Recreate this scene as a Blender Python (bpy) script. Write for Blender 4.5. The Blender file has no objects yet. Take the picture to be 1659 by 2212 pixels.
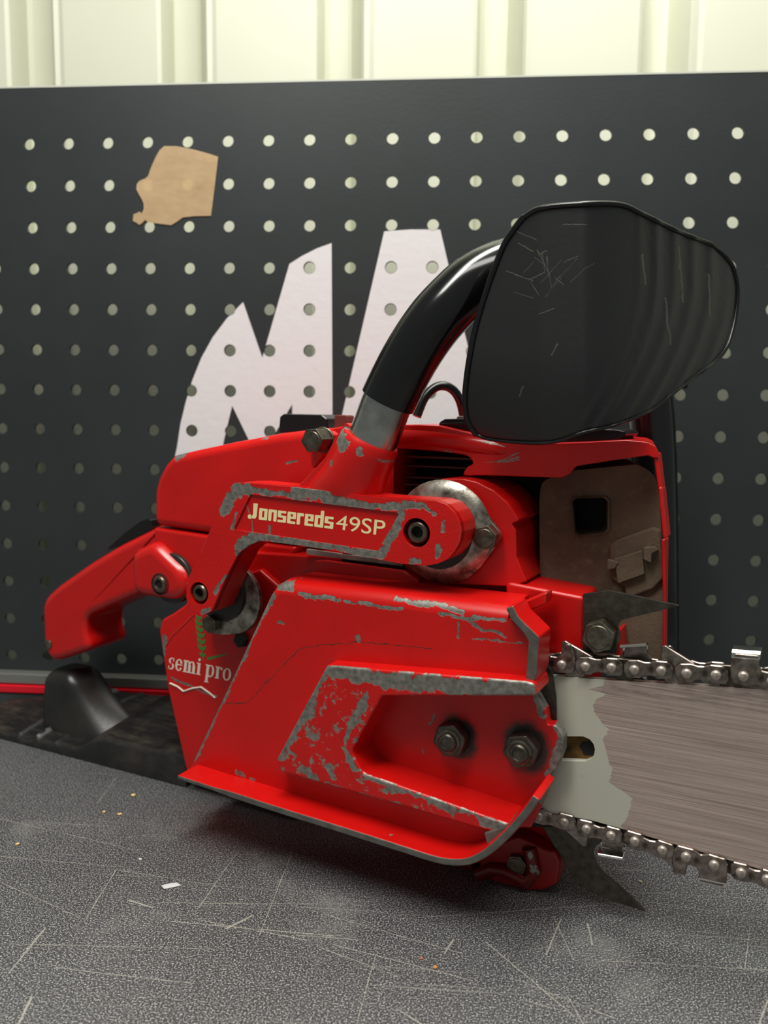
import bpy, bmesh, math, random
import numpy as np
from mathutils import Vector, Matrix
random.seed(7)
SC = bpy.context.scene
COL = SC.collection
MM = 0.001

# ------------------------------------------------------------------ camera
F = 1800.0                                   # focal length in pixels of a 1659 x 2212 frame
RX, RY, RZ = -.11465518, -.07981183, .01044976
CAM = np.array([267.883, -525.746, 202.0])   # mm
_cy, _sy, _cp, _sp, _cr, _sr = math.cos(RY), math.sin(RY), math.cos(RX), math.sin(RX), math.cos(RZ), math.sin(RZ)
FWD = np.array([_sy*_cp, _cy*_cp, _sp]); _r = np.array([_cy, -_sy, 0.]); _u = np.cross(_r, FWD)
RIGHT = _cr*_r + _sr*_u; UP = -_sr*_r + _cr*_u
cam = bpy.data.cameras.new('camera'); camo = bpy.data.objects.new('camera', cam); COL.objects.link(camo)
cam.sensor_fit = 'HORIZONTAL'; cam.sensor_width = 36; cam.lens = F/1659*36
cam.clip_start = .01
camo.matrix_world = Matrix(((RIGHT[0], UP[0], -FWD[0], CAM[0]*MM), (RIGHT[1], UP[1], -FWD[1], CAM[1]*MM),
                            (RIGHT[2], UP[2], -FWD[2], CAM[2]*MM), (0, 0, 0, 1)))
cam.dof.use_dof = True; cam.dof.focus_distance = .345; cam.dof.aperture_fstop = 15
SC.camera = camo

# ------------------------------------------------------------------ light
W = bpy.data.worlds.new('world'); SC.world = W; W.use_nodes = True
W.node_tree.nodes['Background'].inputs[0].default_value = (.86, .93, .88, 1)
W.node_tree.nodes['Background'].inputs[1].default_value = .20
def area(name, loc, look, sx, sy, power, col=(1, 1, .93)):
    l = bpy.data.lights.new(name, 'AREA'); l.shape = 'RECTANGLE'; l.size = sx; l.size_y = sy; l.energy = power; l.color = col
    o = bpy.data.objects.new(name, l); COL.objects.link(o); o.location = loc
    o.rotation_euler = (Vector(look)-Vector(loc)).to_track_quat('-Z', 'Y').to_euler()
    return o
area('shop_light', (.30, -.17, .84), (.28, -.155, 0), 1.3, .13, 11)
area('ceiling_light', (.40, -.80, 1.55), (.30, -.25, .05), 1.3, .35, 14, (1, .98, .93))
SC.view_settings.view_transform = 'Standard'; SC.view_settings.look = 'None'
SC.view_settings.gamma = 1; SC.view_settings.use_curve_mapping = False
SC.view_settings.exposure = 0.0

# ------------------------------------------------------------------ geometry helpers
PSI = math.radians(22)
SU = np.array([math.cos(PSI), -math.sin(PSI), 0]); SN = np.array([math.sin(PSI), math.cos(PSI), 0])
SO = np.array([221.6807, -157.9002, 0.])     # the saw's own origin on the bench (mm)
def ax_(px, py, y): x, z = L(px, py, y); return (x, y, z)
def ray(x, y): return FWD + RIGHT*(x-829.5)/F - UP*(y-1106)/F
def L(px, py, y):
    """saw coordinates (x along the bar, z up) of a photo point lying at depth y of the saw"""
    r = ray(px, py); t = ((SO+SN*y-CAM)@SN)/(r@SN); P = CAM+r*t
    return (float((P-SO)@SU), float(P[2]))
def board(px, py, y=0.):
    r = ray(px, py); t = (y-CAM[1])/r[1]; P = CAM+r*t
    return (float(P[0]), float(P[2]))
def bench(px, py, z=0.):
    r = ray(px, py); t = (z-CAM[2])/r[2]; P = CAM+r*t
    return (float(P[0]), float(P[1]))
Z = {1: (0, 900, .36176), 2: (380, 850, .3737), 3: (820, 880, .4099), 4: (340, 1200, .5304), 5: (900, 1250, .4575), 6: (750, 400, .5479), 7: (0, 0, .5003), 0: (0, 0, 1)}
def zp(k, pts): a, b, s = Z[k]; return [(a+s*p[0], b+s*p[1]) for p in pts]
def T(k, pts, y): return [L(p[0], p[1], y) for p in zp(k, pts)]

def round_poly(pts, r, n=5, closed=True):
    out = []; N = len(pts)
    for i in range(N):
        p = Vector(pts[i]); a = Vector(pts[(i-1) % N]); b = Vector(pts[(i+1) % N])
        rr = r[i] if isinstance(r, (list, tuple)) else r
        if rr <= 0 or (not closed and i in (0, N-1)): out.append(tuple(p)); continue
        u = (a-p); v = (b-p); lu, lv = u.length, v.length
        if lu < 1e-6 or lv < 1e-6: continue
        u /= lu; v /= lv
        ang = math.acos(max(-1, min(1, u.dot(v))))
        if ang > 3.0: out.append(tuple(p)); continue
        d = min(rr/math.tan(ang/2), lu*.48, lv*.48)
        s, e = p+u*d, p+v*d
        for k in range(n+1):
            t = k/n; out.append(tuple((1-t)**2*s+2*t*(1-t)*p+t*t*e))
    return out
def smooth_line(pts, n=6):
    P = [np.array(p, float) for p in pts]; P = [2*P[0]-P[1]]+P+[2*P[-1]-P[-2]]; out = []
    for i in range(1, len(P)-2):
        for k in range(n):
            t = k/n; a, b, c, d = P[i-1:i+3]
            out.append(.5*((2*b)+(-a+c)*t+(2*a-5*b+4*c-d)*t*t+(-a+3*b-3*c+d)*t**3))
    out.append(P[-2]); return out
def circle(c, r, n=24, rz=None): return [(c[0]+r*math.cos(2*math.pi*i/n), c[1]+(rz or r)*math.sin(2*math.pi*i/n)) for i in range(n)]
def thicken(path, w):
    P = [Vector(p) for p in path]; a, b = [], []
    for i, p in enumerate(P):
        d = (P[min(i+1, len(P)-1)]-P[max(i-1, 0)]).normalized(); n = Vector((-d.y, d.x))
        ww = w[i] if isinstance(w, (list, tuple)) else w
        a.append(tuple(p+n*ww/2)); b.append(tuple(p-n*ww/2))
    return a+b[::-1]
def link(name, me, mats, parent=None):
    o = bpy.data.objects.new(name, me); COL.objects.link(o)
    for m in (mats if isinstance(mats, (list, tuple)) else [mats]): me.materials.append(m)
    if parent is not None: o.parent = parent
    return o
def finish(bm, name, mats, parent=None, bevel=0, segs=2, smooth=True, angle=40, scale=MM):
    bmesh.ops.recalc_face_normals(bm, faces=bm.faces)
    bmesh.ops.scale(bm, vec=(scale,)*3, verts=bm.verts)
    me = bpy.data.meshes.new(name); bm.to_mesh(me); bm.free()
    o = link(name, me, mats, parent)
    if smooth:
        for p in me.polygons: p.use_smooth = True
        if bevel <= 0: me.set_sharp_from_angle(angle=math.radians(angle))
    if bevel > 0:
        m = o.modifiers.new('bevel', 'BEVEL'); m.width = bevel*MM; m.segments = segs; m.limit_method = 'ANGLE'
        m.angle_limit = math.radians(38); m.harden_normals = smooth; m.use_clamp_overlap = True; m.miter_outer = 'MITER_ARC'
    return o
def add_prism(bm, outer, y0, y1, holes=(), cap_mat=None, dx=0.):
    """extrude a polygon of (x, z) from depth y0 (near) to y1 (far)"""
    edges = []; loops = []
    for lp in [outer]+list(holes):
        vs = [bm.verts.new((p[0], y0, p[1])) for p in lp]
        loops.append(vs)
        for i in range(len(vs)): edges.append(bm.edges.new((vs[i], vs[(i+1) % len(vs)])))
    if holes:
        g = bmesh.ops.triangle_fill(bm, use_beauty=True, use_dissolve=False, edges=edges, normal=(0, -1, 0))
        faces = [f for f in g['geom'] if isinstance(f, bmesh.types.BMFace)]
    else:
        faces = [bm.faces.new(loops[0])]
    mp = {}
    for lp in loops:
        for v in lp: mp[v] = bm.verts.new((v.co.x+dx, y1, v.co.z))
    for f in faces:
        bm.faces.new([mp[v] for v in f.verts][::-1])
        if cap_mat is not None: f.material_index = cap_mat
    for lp in loops:
        n = len(lp)
        for i in range(n):
            a, b = lp[i], lp[(i+1) % n]; bm.faces.new((a, b, mp[b], mp[a]))
def prism(name, outer, y0, y1, mats, parent, holes=(), bevel=1., segs=2, cap_mat=None, dx=0., **k):
    bm = bmesh.new(); add_prism(bm, outer, y0, y1, holes, cap_mat, dx); return finish(bm, name, mats, parent, bevel, segs, **k)
def add_box(bm, x0, x1, y0, y1, z0, z1):
    v = [bm.verts.new(c) for c in ((x0, y0, z0), (x1, y0, z0), (x1, y1, z0), (x0, y1, z0), (x0, y0, z1), (x1, y0, z1), (x1, y1, z1), (x0, y1, z1))]
    for f in ((0, 3, 2, 1), (4, 5, 6, 7), (0, 1, 5, 4), (1, 2, 6, 5), (2, 3, 7, 6), (3, 0, 4, 7)): bm.faces.new([v[i] for i in f])
def box(name, a, mats, parent=None, bevel=0, **k):
    bm = bmesh.new(); add_box(bm, *a); return finish(bm, name, mats, parent, bevel, **k)
def add_tube(bm, path, rad, n=20, caps=True, squash=None, hollow=None):
    P = [Vector(p) for p in path]; rings = []; ref = None
    for i, p in enumerate(P):
        d = (P[min(i+1, len(P)-1)]-P[max(i-1, 0)]).normalized()
        if ref is None: ref = Vector((0, 1, 0)) if abs(d.y) < .9 else Vector((1, 0, 0))
        ref = (ref-d*ref.dot(d)).normalized(); o = d.cross(ref)
        r = rad[i] if isinstance(rad, (list, tuple)) else rad
        s = squash[i] if squash else 1
        rings.append([bm.verts.new(p+ref*r*s*math.cos(2*math.pi*k/n)+o*r*math.sin(2*math.pi*k/n)) for k in range(n)])
    for a, b in zip(rings, rings[1:]):
        for k in range(n): bm.faces.new((a[k], a[(k+1) % n], b[(k+1) % n], b[k]))
    if caps: bm.faces.new(rings[0][::-1]); bm.faces.new(rings[-1])
    return rings
def tube(name, path, rad, mats, parent, n=24, bevel=0, **k):
    bm = bmesh.new(); add_tube(bm, path, rad, n, **k); return finish(bm, name, mats, parent, bevel)
def add_lathe_y(bm, c, prof, n=24):
    """prof: list of (radius, y); turned about an axis along y through c=(x,z)"""
    rings = []
    for r, y in prof:
        if r <= 1e-6: rings.append([bm.verts.new((c[0], y, c[1]))])
        else: rings.append([bm.verts.new((c[0]+r*math.cos(2*math.pi*k/n), y, c[1]+r*math.sin(2*math.pi*k/n))) for k in range(n)])
    for a, b in zip(rings, rings[1:]):
        for k in range(n):
            q = [a[k % len(a)], a[(k+1) % len(a)], b[(k+1) % len(b)], b[k % len(b)]]
            q = [v for i, v in enumerate(q) if v not in q[:i]]
            if len(q) > 2: bm.faces.new(q)
def lathe(name, c, prof, mats, parent, n=28, **k):
    bm = bmesh.new(); add_lathe_y(bm, c, prof, n); return finish(bm, name, mats, parent, **k)
def pillow(name, outer, y0, y1, r, mats, parent, step=1.4, relax=3, segs=6, dx=0.):
    """a slab with generously rounded near edges"""
    P = np.array(list(outer)+[outer[0]], float); sl = np.r_[0, np.cumsum(np.hypot(*np.diff(P, axis=0).T))]; n = int(sl[-1]/step)
    t = np.linspace(0, sl[-1], n, endpoint=False); P = np.c_[np.interp(t, sl, P[:, 0]), np.interp(t, sl, P[:, 1])]
    sm = lambda A, k: A if k == 0 else sm((np.roll(A, 1, 0)+2*A+np.roll(A, -1, 0))/4, k-1)
    P = sm(P, relax); area_ = np.sum(P[:, 0]*np.roll(P[:, 1], -1)-np.roll(P[:, 0], -1)*P[:, 1])
    bm = bmesh.new(); rings = [[bm.verts.new((p[0]+dx, y1, p[1])) for p in P]]
    cur = P; last = 0
    for k in range(segs+1):
        a = math.pi/2*(1-k/segs); ins = r*(1-math.sin(a)); y = y0+r*(1-math.cos(a))
        d = np.roll(cur, -1, 0)-np.roll(cur, 1, 0); d /= np.maximum(np.hypot(d[:, 0], d[:, 1]), 1e-9)[:, None]
        nn = np.c_[-d[:, 1], d[:, 0]]*(1 if area_ > 0 else -1)
        cur = sm(cur+nn*(ins-last), 2 if k else 0); last = ins
        rings.append([bm.verts.new((p[0], y, p[1])) for p in cur])
    for a_, b_ in zip(rings, rings[1:]):
        for i in range(n): j = (i+1) % n; bm.faces.new((a_[i], a_[j], b_[j], b_[i]))
    bm.faces.new(rings[-1]); bm.faces.new(rings[0][::-1])
    o = finish(bm, name, mats, parent, angle=60)
    for q in (-1, -2): o.data.polygons[q].use_smooth = False
    return o
def hexa(c, af, rot=0): r = af/math.sqrt(3); return [(c[0]+r*math.cos(rot+i*math.pi/3), c[1]+r*math.sin(rot+i*math.pi/3)) for i in range(6)]

# ------------------------------------------------------------------ materials
def lin(c): return tuple(((v/255)/12.92 if v/255 <= .04045 else ((v/255+.055)/1.055)**2.4) for v in c)+(1,)
class NT:
    def __init__(s, name):
        s.m = bpy.data.materials.new(name); s.m.use_nodes = True; s.t = s.m.node_tree; s.b = s.t.nodes['Principled BSDF']
    def n(s, typ, **k):
        q = s.t.nodes.new(typ)
        for a, v in k.items(): setattr(q, a, v)
        return q
    def set(s, node, key, v):
        if isinstance(v, bpy.types.NodeSocket): s.t.links.new(v, node.inputs[key])
        else: node.inputs[key].default_value = v
    def math(s, op, a, b=None, c=None, clamp=False):
        q = s.n('ShaderNodeMath', operation=op, use_clamp=clamp)
        for i, v in enumerate((a, b, c)):
            if v is not None: s.set(q, i, v)
        return q.outputs[0]
    def vec(s, op, a, b=None, sc=None):
        q = s.n('ShaderNodeVectorMath', operation=op); s.set(q, 0, a)
        if b is not None: s.set(q, 1, b)
        if sc is not None: s.set(q, 'Scale', sc)
        return q.outputs['Value'] if op in ('DOT_PRODUCT', 'LENGTH', 'DISTANCE') else q.outputs['Vector']
    def obj(s): return s.n('ShaderNodeTexCoord').outputs['Object']
    def noise(s, scale, detail=4, rough=.55, vec=None, dist=0):
        q = s.n('ShaderNodeTexNoise'); q.inputs['Scale'].default_value = scale; q.inputs['Detail'].default_value = detail
        q.inputs['Roughness'].default_value = rough; q.inputs['Distortion'].default_value = dist
        s.set(q, 'Vector', vec if vec is not None else s.obj()); return q.outputs['Fac']
    def ramp(s, f, a, b, lo=0., hi=1.):
        q = s.n('ShaderNodeMapRange'); q.clamp = True
        for i, v in enumerate((f, a, b, lo, hi)): s.set(q, i, v)
        return q.outputs[0]
    def mix(s, f, a, b):
        q = s.n('ShaderNodeMix', data_type='RGBA'); s.set(q, 0, f); s.set(q, 6, a); s.set(q, 7, b); return q.outputs[2]
    def mixf(s, f, a, b):
        q = s.n('ShaderNodeMix', data_type='FLOAT'); s.set(q, 0, f); s.set(q, 2, a); s.set(q, 3, b); return q.outputs[0]
    def bump(s, h, strength=.3, dist=.0005, normal=None):
        q = s.n('ShaderNodeBump'); q.inputs['Strength'].default_value = strength; q.inputs['Distance'].default_value = dist
        s.set(q, 'Height', h)
        if normal is not None: s.set(q, 'Normal', normal)
        return q.outputs[0]
    def out(s, **k):
        for a, v in k.items(): s.set(s.b, {'col': 'Base Color', 'rough': 'Roughness', 'metal': 'Metallic', 'nor': 'Normal', 'spec': 'Specular IOR Level', 'coat': 'Coat Weight', 'coatr': 'Coat Roughness', 'aniso': 'Anisotropic', 'trans': 'Transmission Weight'}[a], v)
        return s.m
    def segfield(s, segs, plane='xz', warp=0., wscale=120):
        """field that is 1 on the worn strokes and falls to 0 at their radius; segs = [(p, q, r)] in mm"""
        co = s.obj(); sp = s.n('ShaderNodeSeparateXYZ'); s.set(sp, 0, co)
        cb = s.n('ShaderNodeCombineXYZ'); s.set(cb, 0, sp.outputs[0]); s.set(cb, 1, sp.outputs[2 if plane == 'xz' else 1])
        P = cb.outputs[0]; best = None
        if warp:
            q = s.n('ShaderNodeTexNoise'); q.inputs['Scale'].default_value = wscale; q.inputs['Detail'].default_value = 5; q.inputs['Roughness'].default_value = .65; s.set(q, 'Vector', P)
            wv = s.vec('SUBTRACT', q.outputs['Color'], (.5, .5, .5)); q = s.n('ShaderNodeVectorMath', operation='MULTIPLY'); s.set(q, 0, wv); q.inputs[1].default_value = (warp*MM, warp*MM, 0)
            P = s.vec('ADD', P, q.outputs[0])
        for p, q, r in segs:
            p = (p[0]*MM, p[1]*MM, 0); q = (q[0]*MM, q[1]*MM, 0)
            d = (q[0]-p[0], q[1]-p[1], 0); l2 = max(d[0]**2+d[1]**2, 1e-12)
            ap = s.vec('SUBTRACT', P, p)
            t = s.math('MULTIPLY', s.vec('DOT_PRODUCT', ap, d), 1/l2, clamp=True)
            pr = s.n('ShaderNodeVectorMath', operation='SCALE'); pr.inputs[0].default_value = d; s.set(pr, 'Scale', t)
            dist = s.vec('LENGTH', s.vec('SUBTRACT', ap, pr.outputs[0]))
            f = s.math('MULTIPLY_ADD', dist, -1/(r*MM), 1.)
            best = f if best is None else s.math('MAXIMUM', best, f)
        return best

def simple(name, col, rough=.5, metal=0., bump=None, var=None, spec=.5, coat=0.):
    t = NT(name); c = lin(col)
    if var: c = t.mix(t.ramp(t.noise(var[0], 6, .6), .35, .7), lin(col), lin(var[1]))
    k = {}
    if bump: k['nor'] = t.bump(t.noise(bump[0], 5, .6), bump[1], bump[2])
    return t.out(col=c, rough=rough, metal=metal, spec=spec, coat=coat, **k)

RED = (202, 15, 11); GREY = (112, 110, 104)
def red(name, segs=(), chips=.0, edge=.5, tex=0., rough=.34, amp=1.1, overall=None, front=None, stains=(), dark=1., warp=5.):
    t = NT(name)
    fine = t.noise(420, 5, .65); mid = t.noise(130, 6, .7); big = t.noise(45, 4, .6)
    mask = None
    if segs:
        f = t.segfield(segs, warp=warp); f = t.math('ADD', f, t.math('MULTIPLY', t.math('SUBTRACT', mid, .5), amp*1.8))
        f = t.math('ADD', f, t.math('MULTIPLY', t.math('SUBTRACT', fine, .5), amp*.8)); mask = t.ramp(f, .30, .40)
    if overall is not None:
        q = t.ramp(t.math('ADD', mid, t.math('MULTIPLY', fine, .5)), overall, overall+.07); mask = q if mask is None else t.math('MAXIMUM', mask, q)
    if front is not None and mask is not None:
        sp = t.n('ShaderNodeSeparateXYZ'); t.set(sp, 0, t.obj()); mask = t.math('MULTIPLY', mask, t.ramp(sp.outputs[1], (front+.5)*MM, (front+1.1)*MM, 1., 0.))
    if chips > 0:
        q = t.ramp(t.noise(95, 3, .6), 1-chips, 1-chips+.03); mask = q if mask is None else t.math('MAXIMUM', mask, q)
    if edge > 0:
        bv = t.n('ShaderNodeBevel', samples=3); bv.inputs['Radius'].default_value = .0008
        g = t.n('ShaderNodeNewGeometry'); d = t.vec('DOT_PRODUCT', bv.outputs[0], g.outputs['Normal'])
        e = t.math('SUBTRACT', 1., d); e = t.math('MULTIPLY', e, t.ramp(big, .60-edge*.35, .78-edge*.2))
        q = t.ramp(t.math('ADD', e, t.math('MULTIPLY', t.math('SUBTRACT', fine, .5), .10)), .07, .11)
        mask = q if mask is None else t.math('MAXIMUM', mask, q)
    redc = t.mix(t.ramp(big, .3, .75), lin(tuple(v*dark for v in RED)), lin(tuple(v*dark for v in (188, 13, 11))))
    grime = t.ramp(t.noise(70, 7, .75), .66, .82); redc = t.mix(t.math('MULTIPLY', grime, .35), redc, lin((95, 12, 10)))
    if stains:
        f = t.segfield(stains, warp=4.); f = t.math('ADD', f, t.math('MULTIPLY', t.math('SUBTRACT', mid, .5), .5)); redc = t.mix(t.ramp(f, .02, .30), redc, lin((52, 46, 40)))
    h = t.noise(900, 3, .5) if tex > 0 else t.noise(160, 4, .5)
    nor = t.bump(h, tex if tex > 0 else .06, .0004)
    if mask is None: return t.out(col=redc, rough=rough, nor=nor, spec=.45, coat=.25, coatr=.15)
    gc = t.mix(t.ramp(fine, .3, .7), lin((98, 96, 90)), lin((158, 155, 146)))
    nor = t.bump(t.math('MULTIPLY', mask, -1.), .5, .00025, nor)
    return t.out(col=t.mix(mask, redc, gc), rough=t.mixf(mask, rough, .48), metal=t.math('MULTIPLY', mask, .55), nor=nor, spec=.45)

M = {}
M['red'] = red('red_paint', chips=.24, edge=.35)
M['red_clean'] = red('red_plastic', edge=0, rough=.3)
M['bare'] = simple('bare_alloy', (122, 119, 112), .46, .6, (500, .25, .0004), (150, (92, 90, 84)))
M['alu'] = simple('polished_tube', (196, 196, 190), .24, 1., (300, .08, .0002), (90, (150, 150, 145)))
M['plate'] = simple('zinc_plate', (196, 190, 178), .36, .9, (700, .3, .0003), (160, (70, 62, 52)))
M['steel'] = simple('chain_steel', (160, 148, 140), .27, .85, (500, .1, .0002), (260, (70, 58, 52)))
M['rivet'] = simple('rivet_steel', (226, 212, 202), .34, .5, (600, .15, .0002), (200, (120, 110, 100)))
M['chrome'] = simple('cutter_chrome', (215, 212, 205), .16, 1.)
M['dark_steel'] = simple('dark_steel', (92, 87, 79), .4, .85, (500, .25, .0003), (300, (66, 60, 52)))
M['nut'] = simple('nut_steel', (104, 98, 90), .38, .85, (500, .2, .0003), (200, (66, 60, 54)))
M['bolt'] = simple('bolt_steel', (128, 122, 108), .36, .9, (600, .2, .0003), (220, (70, 62, 48)))
M['screw'] = simple('screw_black', (124, 112, 96), .34, .85, (600, .2, .0003), (240, (84, 74, 62)))
M['void'] = simple('void_black', (14, 14, 14), .7)  # near-black that puts the shade inside gaps and recesses into the colour
M['rubber'] = simple('black_rubber', (30, 30, 30), .34, 0, (220, .25, .0004), (60, (48, 44, 38)))
M['gloss'] = simple('black_sleeve', (13, 13, 14), .16, 0, (120, .05, .0003), None, .6)
M['knob'] = simple('black_plastic', (16, 16, 17), .25)
M['cream'] = simple('cream_print', (240, 226, 168), .5)
M['white_print'] = simple('white_print', (226, 214, 200), .5)
M['green'] = simple('green_print', (62, 122, 52), .5)
M['fin'] = simple('cooling_fin', (112, 84, 76), .5, .4)

# ------------------------------------------------------------------ tagging
def tag(o, label=None, cat=None, group=None, kind=None):
    if label: o['label'] = label
    if cat: o['category'] = cat
    if group: o['group'] = group
    if kind: o['kind'] = kind
    return o
def empty(name, loc=(0, 0, 0), rz=0):
    o = bpy.data.objects.new(name, None); COL.objects.link(o); o.location = loc; o.rotation_euler = (0, 0, rz); o.empty_display_size = .05
    return o

# ================================================================== THE SETTING
# corrugated metal wall behind the board
def wall_mat():
    t = NT('wall_paint'); return t.out(col=t.mix(t.ramp(t.noise(6, 3), .3, .7), lin((206, 207, 187)), lin((213, 214, 195))), rough=.45, spec=.4)
WALL_Y = 95.
PERIOD = board(1030, 80, WALL_Y)[0]-board(683, 80, WALL_Y)[0]
xr = board(346, 80, WALL_Y)[0]
rib = board(447, 80, WALL_Y)[0]-xr
bm = bmesh.new(); prof = []
for k in range(-9, 12):
    x = xr+k*PERIOD
    prof += [(x-2.5, WALL_Y), (x, WALL_Y+2), (x+2.5, WALL_Y+24), (x+6, WALL_Y+26), (x+rib-15, WALL_Y+26), (x+rib-12, WALL_Y+25), (x+rib-2, WALL_Y+2), (x+rib, WALL_Y),
             (x+rib+3.5, WALL_Y+1), (x+rib+7, WALL_Y)]
a = [bm.verts.new((p[0], p[1], -900)) for p in prof]; b = [bm.verts.new((p[0], p[1], 2300)) for p in prof]
for i in range(len(prof)-1): bm.faces.new((a[i], a[i+1], b[i+1], b[i]))
wall = finish(bm, 'wall_back', wall_mat(), None, smooth=False); tag(wall, 'cream painted ribbed metal wall behind the black tool board', kind='structure')
fl = box('floor', (-1200, 1600, -2200, 80, -920, -900), simple('concrete_floor', (120, 118, 112), .7, 0, (40, .3, .002))); tag(fl, 'grey concrete floor under the bench', kind='structure')
ce = box('ceiling', (-1200, 1600, -2200, 80, 2300, 2320), simple('ceiling_paint', (215, 215, 200), .7)); tag(ce, 'pale ceiling above the bench', kind='structure')

# ================================================================== WORKBENCH
def bench_mat():
    t = NT('bench_mat')
    sc = []
    def s(x0, y0, x1, y1, w):
        a = bench(x0, y0); b = bench(x1, y1); sc.append((a, b, w*.62))
    for q in ((20, 2100, 98, 2005, .8), (0, 1768, 330, 1845, .35), (185, 1985, 250, 1880, .5), (430, 1960, 512, 1840, .5), (560, 2020, 632, 1838, .5), (0, 1850, 250, 1872, .35),
              (260, 1880, 480, 1915, .35), (370, 1990, 720, 2022, .6), (490, 2005, 545, 1978, 1.6), (0, 2038, 460, 2050, .3), (420, 1985, 660, 2030, .5), (640, 2020, 780, 2030, .45),
              (690, 2045, 860, 2110, .5), (720, 2040, 1020, 2118, .5), (770, 2212, 812, 2060, .45), (1180, 2062, 1212, 1985, .8), (1195, 1980, 1240, 2075, .4), (1050, 2035, 1240, 2195, .6),
              (1225, 2150, 1260, 2212, .5), (1100, 2110, 1330, 2200, .35), (860, 1985, 1290, 1955, .35), (40, 2212, 68, 2155, 1.2), (860, 2180, 910, 2212, .7), (1270, 1995, 1280, 2040, .8),
              (1620, 2000, 1610, 2090, .4), (1300, 2075, 1659, 2095, .35), (1380, 1945, 1659, 1985, .3), (210, 1735, 250, 1680, .4), (120, 2090, 420, 2125, .4), (960, 2060, 980, 2030, .8),
              (280, 1945, 330, 1960, 1.0), (1640, 2212, 1659, 2160, .8), (340, 1950, 740, 1953, .3), (0, 1905, 180, 1985, .25), (1130, 2160, 1220, 2185, .35), (700, 1975, 1000, 2060, .35)): s(*q)
    f = t.segfield(sc, 'xy', warp=1.2, wscale=60); n1 = t.noise(700, 3, .7); n2 = t.noise(60, 3, .6)
    f = t.math('ADD', f, t.math('MULTIPLY', t.math('SUBTRACT', n1, .5), .9)); f = t.math('ADD', f, t.math('MULTIPLY', t.math('SUBTRACT', n2, .5), 1.4))
    m1 = t.math('MULTIPLY', t.ramp(f, .2, .8), .5)
    # random fine scratches: very stretched noise at several angles
    best = None
    for ang, seed in ((.15, 0), (-.5, 3), (1.1, 7), (-1.25, 11)):
        mp = t.n('ShaderNodeMapping'); mp.inputs['Rotation'].default_value = (0, 0, ang); mp.inputs['Scale'].default_value = (7, 420, 1); mp.inputs['Location'].default_value = (seed, seed, seed)
        t.set(mp, 'Vector', t.obj()); q = t.noise(1, 2, .5, mp.outputs[0]); q = t.ramp(q, .66, .76)
        best = q if best is None else t.math('MAXIMUM', best, q)
    m2 = t.math('MULTIPLY', t.math('MULTIPLY', best, t.ramp(t.noise(14, 3), .42, .7)), .6)
    grain = t.noise(1500, 2, .6)
    speck = t.ramp(grain, .52, .66)
    patch = t.ramp(t.noise(9, 5, .6), .35, .7)
    base = t.mix(patch, lin((36, 37, 39)), lin((50, 51, 53)))
    base = t.mix(t.math('MULTIPLY', speck, .85), base, lin((226, 226, 226)))
    haze = t.math('MULTIPLY', t.ramp(t.noise(17, 6, .7), .56, .74), .22); base = t.mix(haze, base, lin((176, 174, 168)))
    base = t.mix(m2, base, lin((150, 148, 140))); base = t.mix(m1, base, lin((208, 203, 186)))
    return t.out(col=base, rough=t.ramp(t.noise(25, 4), .3, .7, .42, .52), metal=t.math('MULTIPLY', speck, .8), nor=t.bump(grain, .75, .0006), spec=1.)
wb = tag(empty('workbench', (0, 0, 0)), 'long workbench with a scratched dark grey rubber top carrying the chainsaw', 'workbench')
box('bench_top', (-600, 1150, -640, 90, -12, 0), bench_mat(), wb, bevel=2)
box('bench_body', (-580, 1130, -600, 35, -880, -12.5), simple('bench_paint', (40, 40, 42), .4), wb, bevel=2)
for x in (-560, 1060):
    for y in (-580, -20): box('foot', (x, x+50, y, y+50, -900, -879), M['rubber'], wb)

# ================================================================== PEGBOARD
pb = tag(empty('tool_board', (0, 0, 0)), 'black perforated metal tool board with large white letters standing at the back of the bench', 'pegboard')
def board_mat():
    t = NT('board_enamel'); base = t.mix(t.ramp(t.noise(7, 6, .65), .3, .75), lin((36, 40, 41)), lin((46, 51, 52)))
    mp = t.n('ShaderNodeMapping'); mp.inputs['Rotation'].default_value = (0, .5, 0); mp.inputs['Scale'].default_value = (9, 9, 120); t.set(mp, 'Vector', t.obj())
    sc = t.math('MULTIPLY', t.ramp(t.noise(1, 3, .6, mp.outputs[0]), .68, .82), t.ramp(t.noise(9, 3), .55, .7))
    sm = t.math('MULTIPLY', t.ramp(t.noise(30, 7, .75), .68, .85), .25)
    return t.out(col=t.mix(t.math('MULTIPLY', t.math('MAXIMUM', sc, sm), .5), base, lin((110, 108, 102))), rough=.42, nor=t.bump(t.noise(420, 4, .6), .16, .0004), spec=.5)
PT = 2.2; ROW0 = CAM[2]+167.2; PIT = 25.4; HR = 3.55; NH = 20
def hole_pts(cx, cz, r=HR): return [(cx+r*math.cos(2*math.pi*(k+.5)/NH), cz+r*math.sin(2*math.pi*(k+.5)/NH)) for k in range(NH)]
C0, C1, R1 = -4, 22, 13
bm = bmesh.new()
x0, x1 = (C0-.5)*PIT, (C1+.5)*PIT; z0, z1 = ROW0-(R1+.5)*PIT, ROW0+.5*PIT
TOPZ = CAM[2]+201.7
cache = {}
def V(x, y, z):
    k = (round(x, 3), round(y, 3), round(z, 3))
    if k not in cache: cache[k] = bm.verts.new((x, y, z))
    return cache[k]
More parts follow.
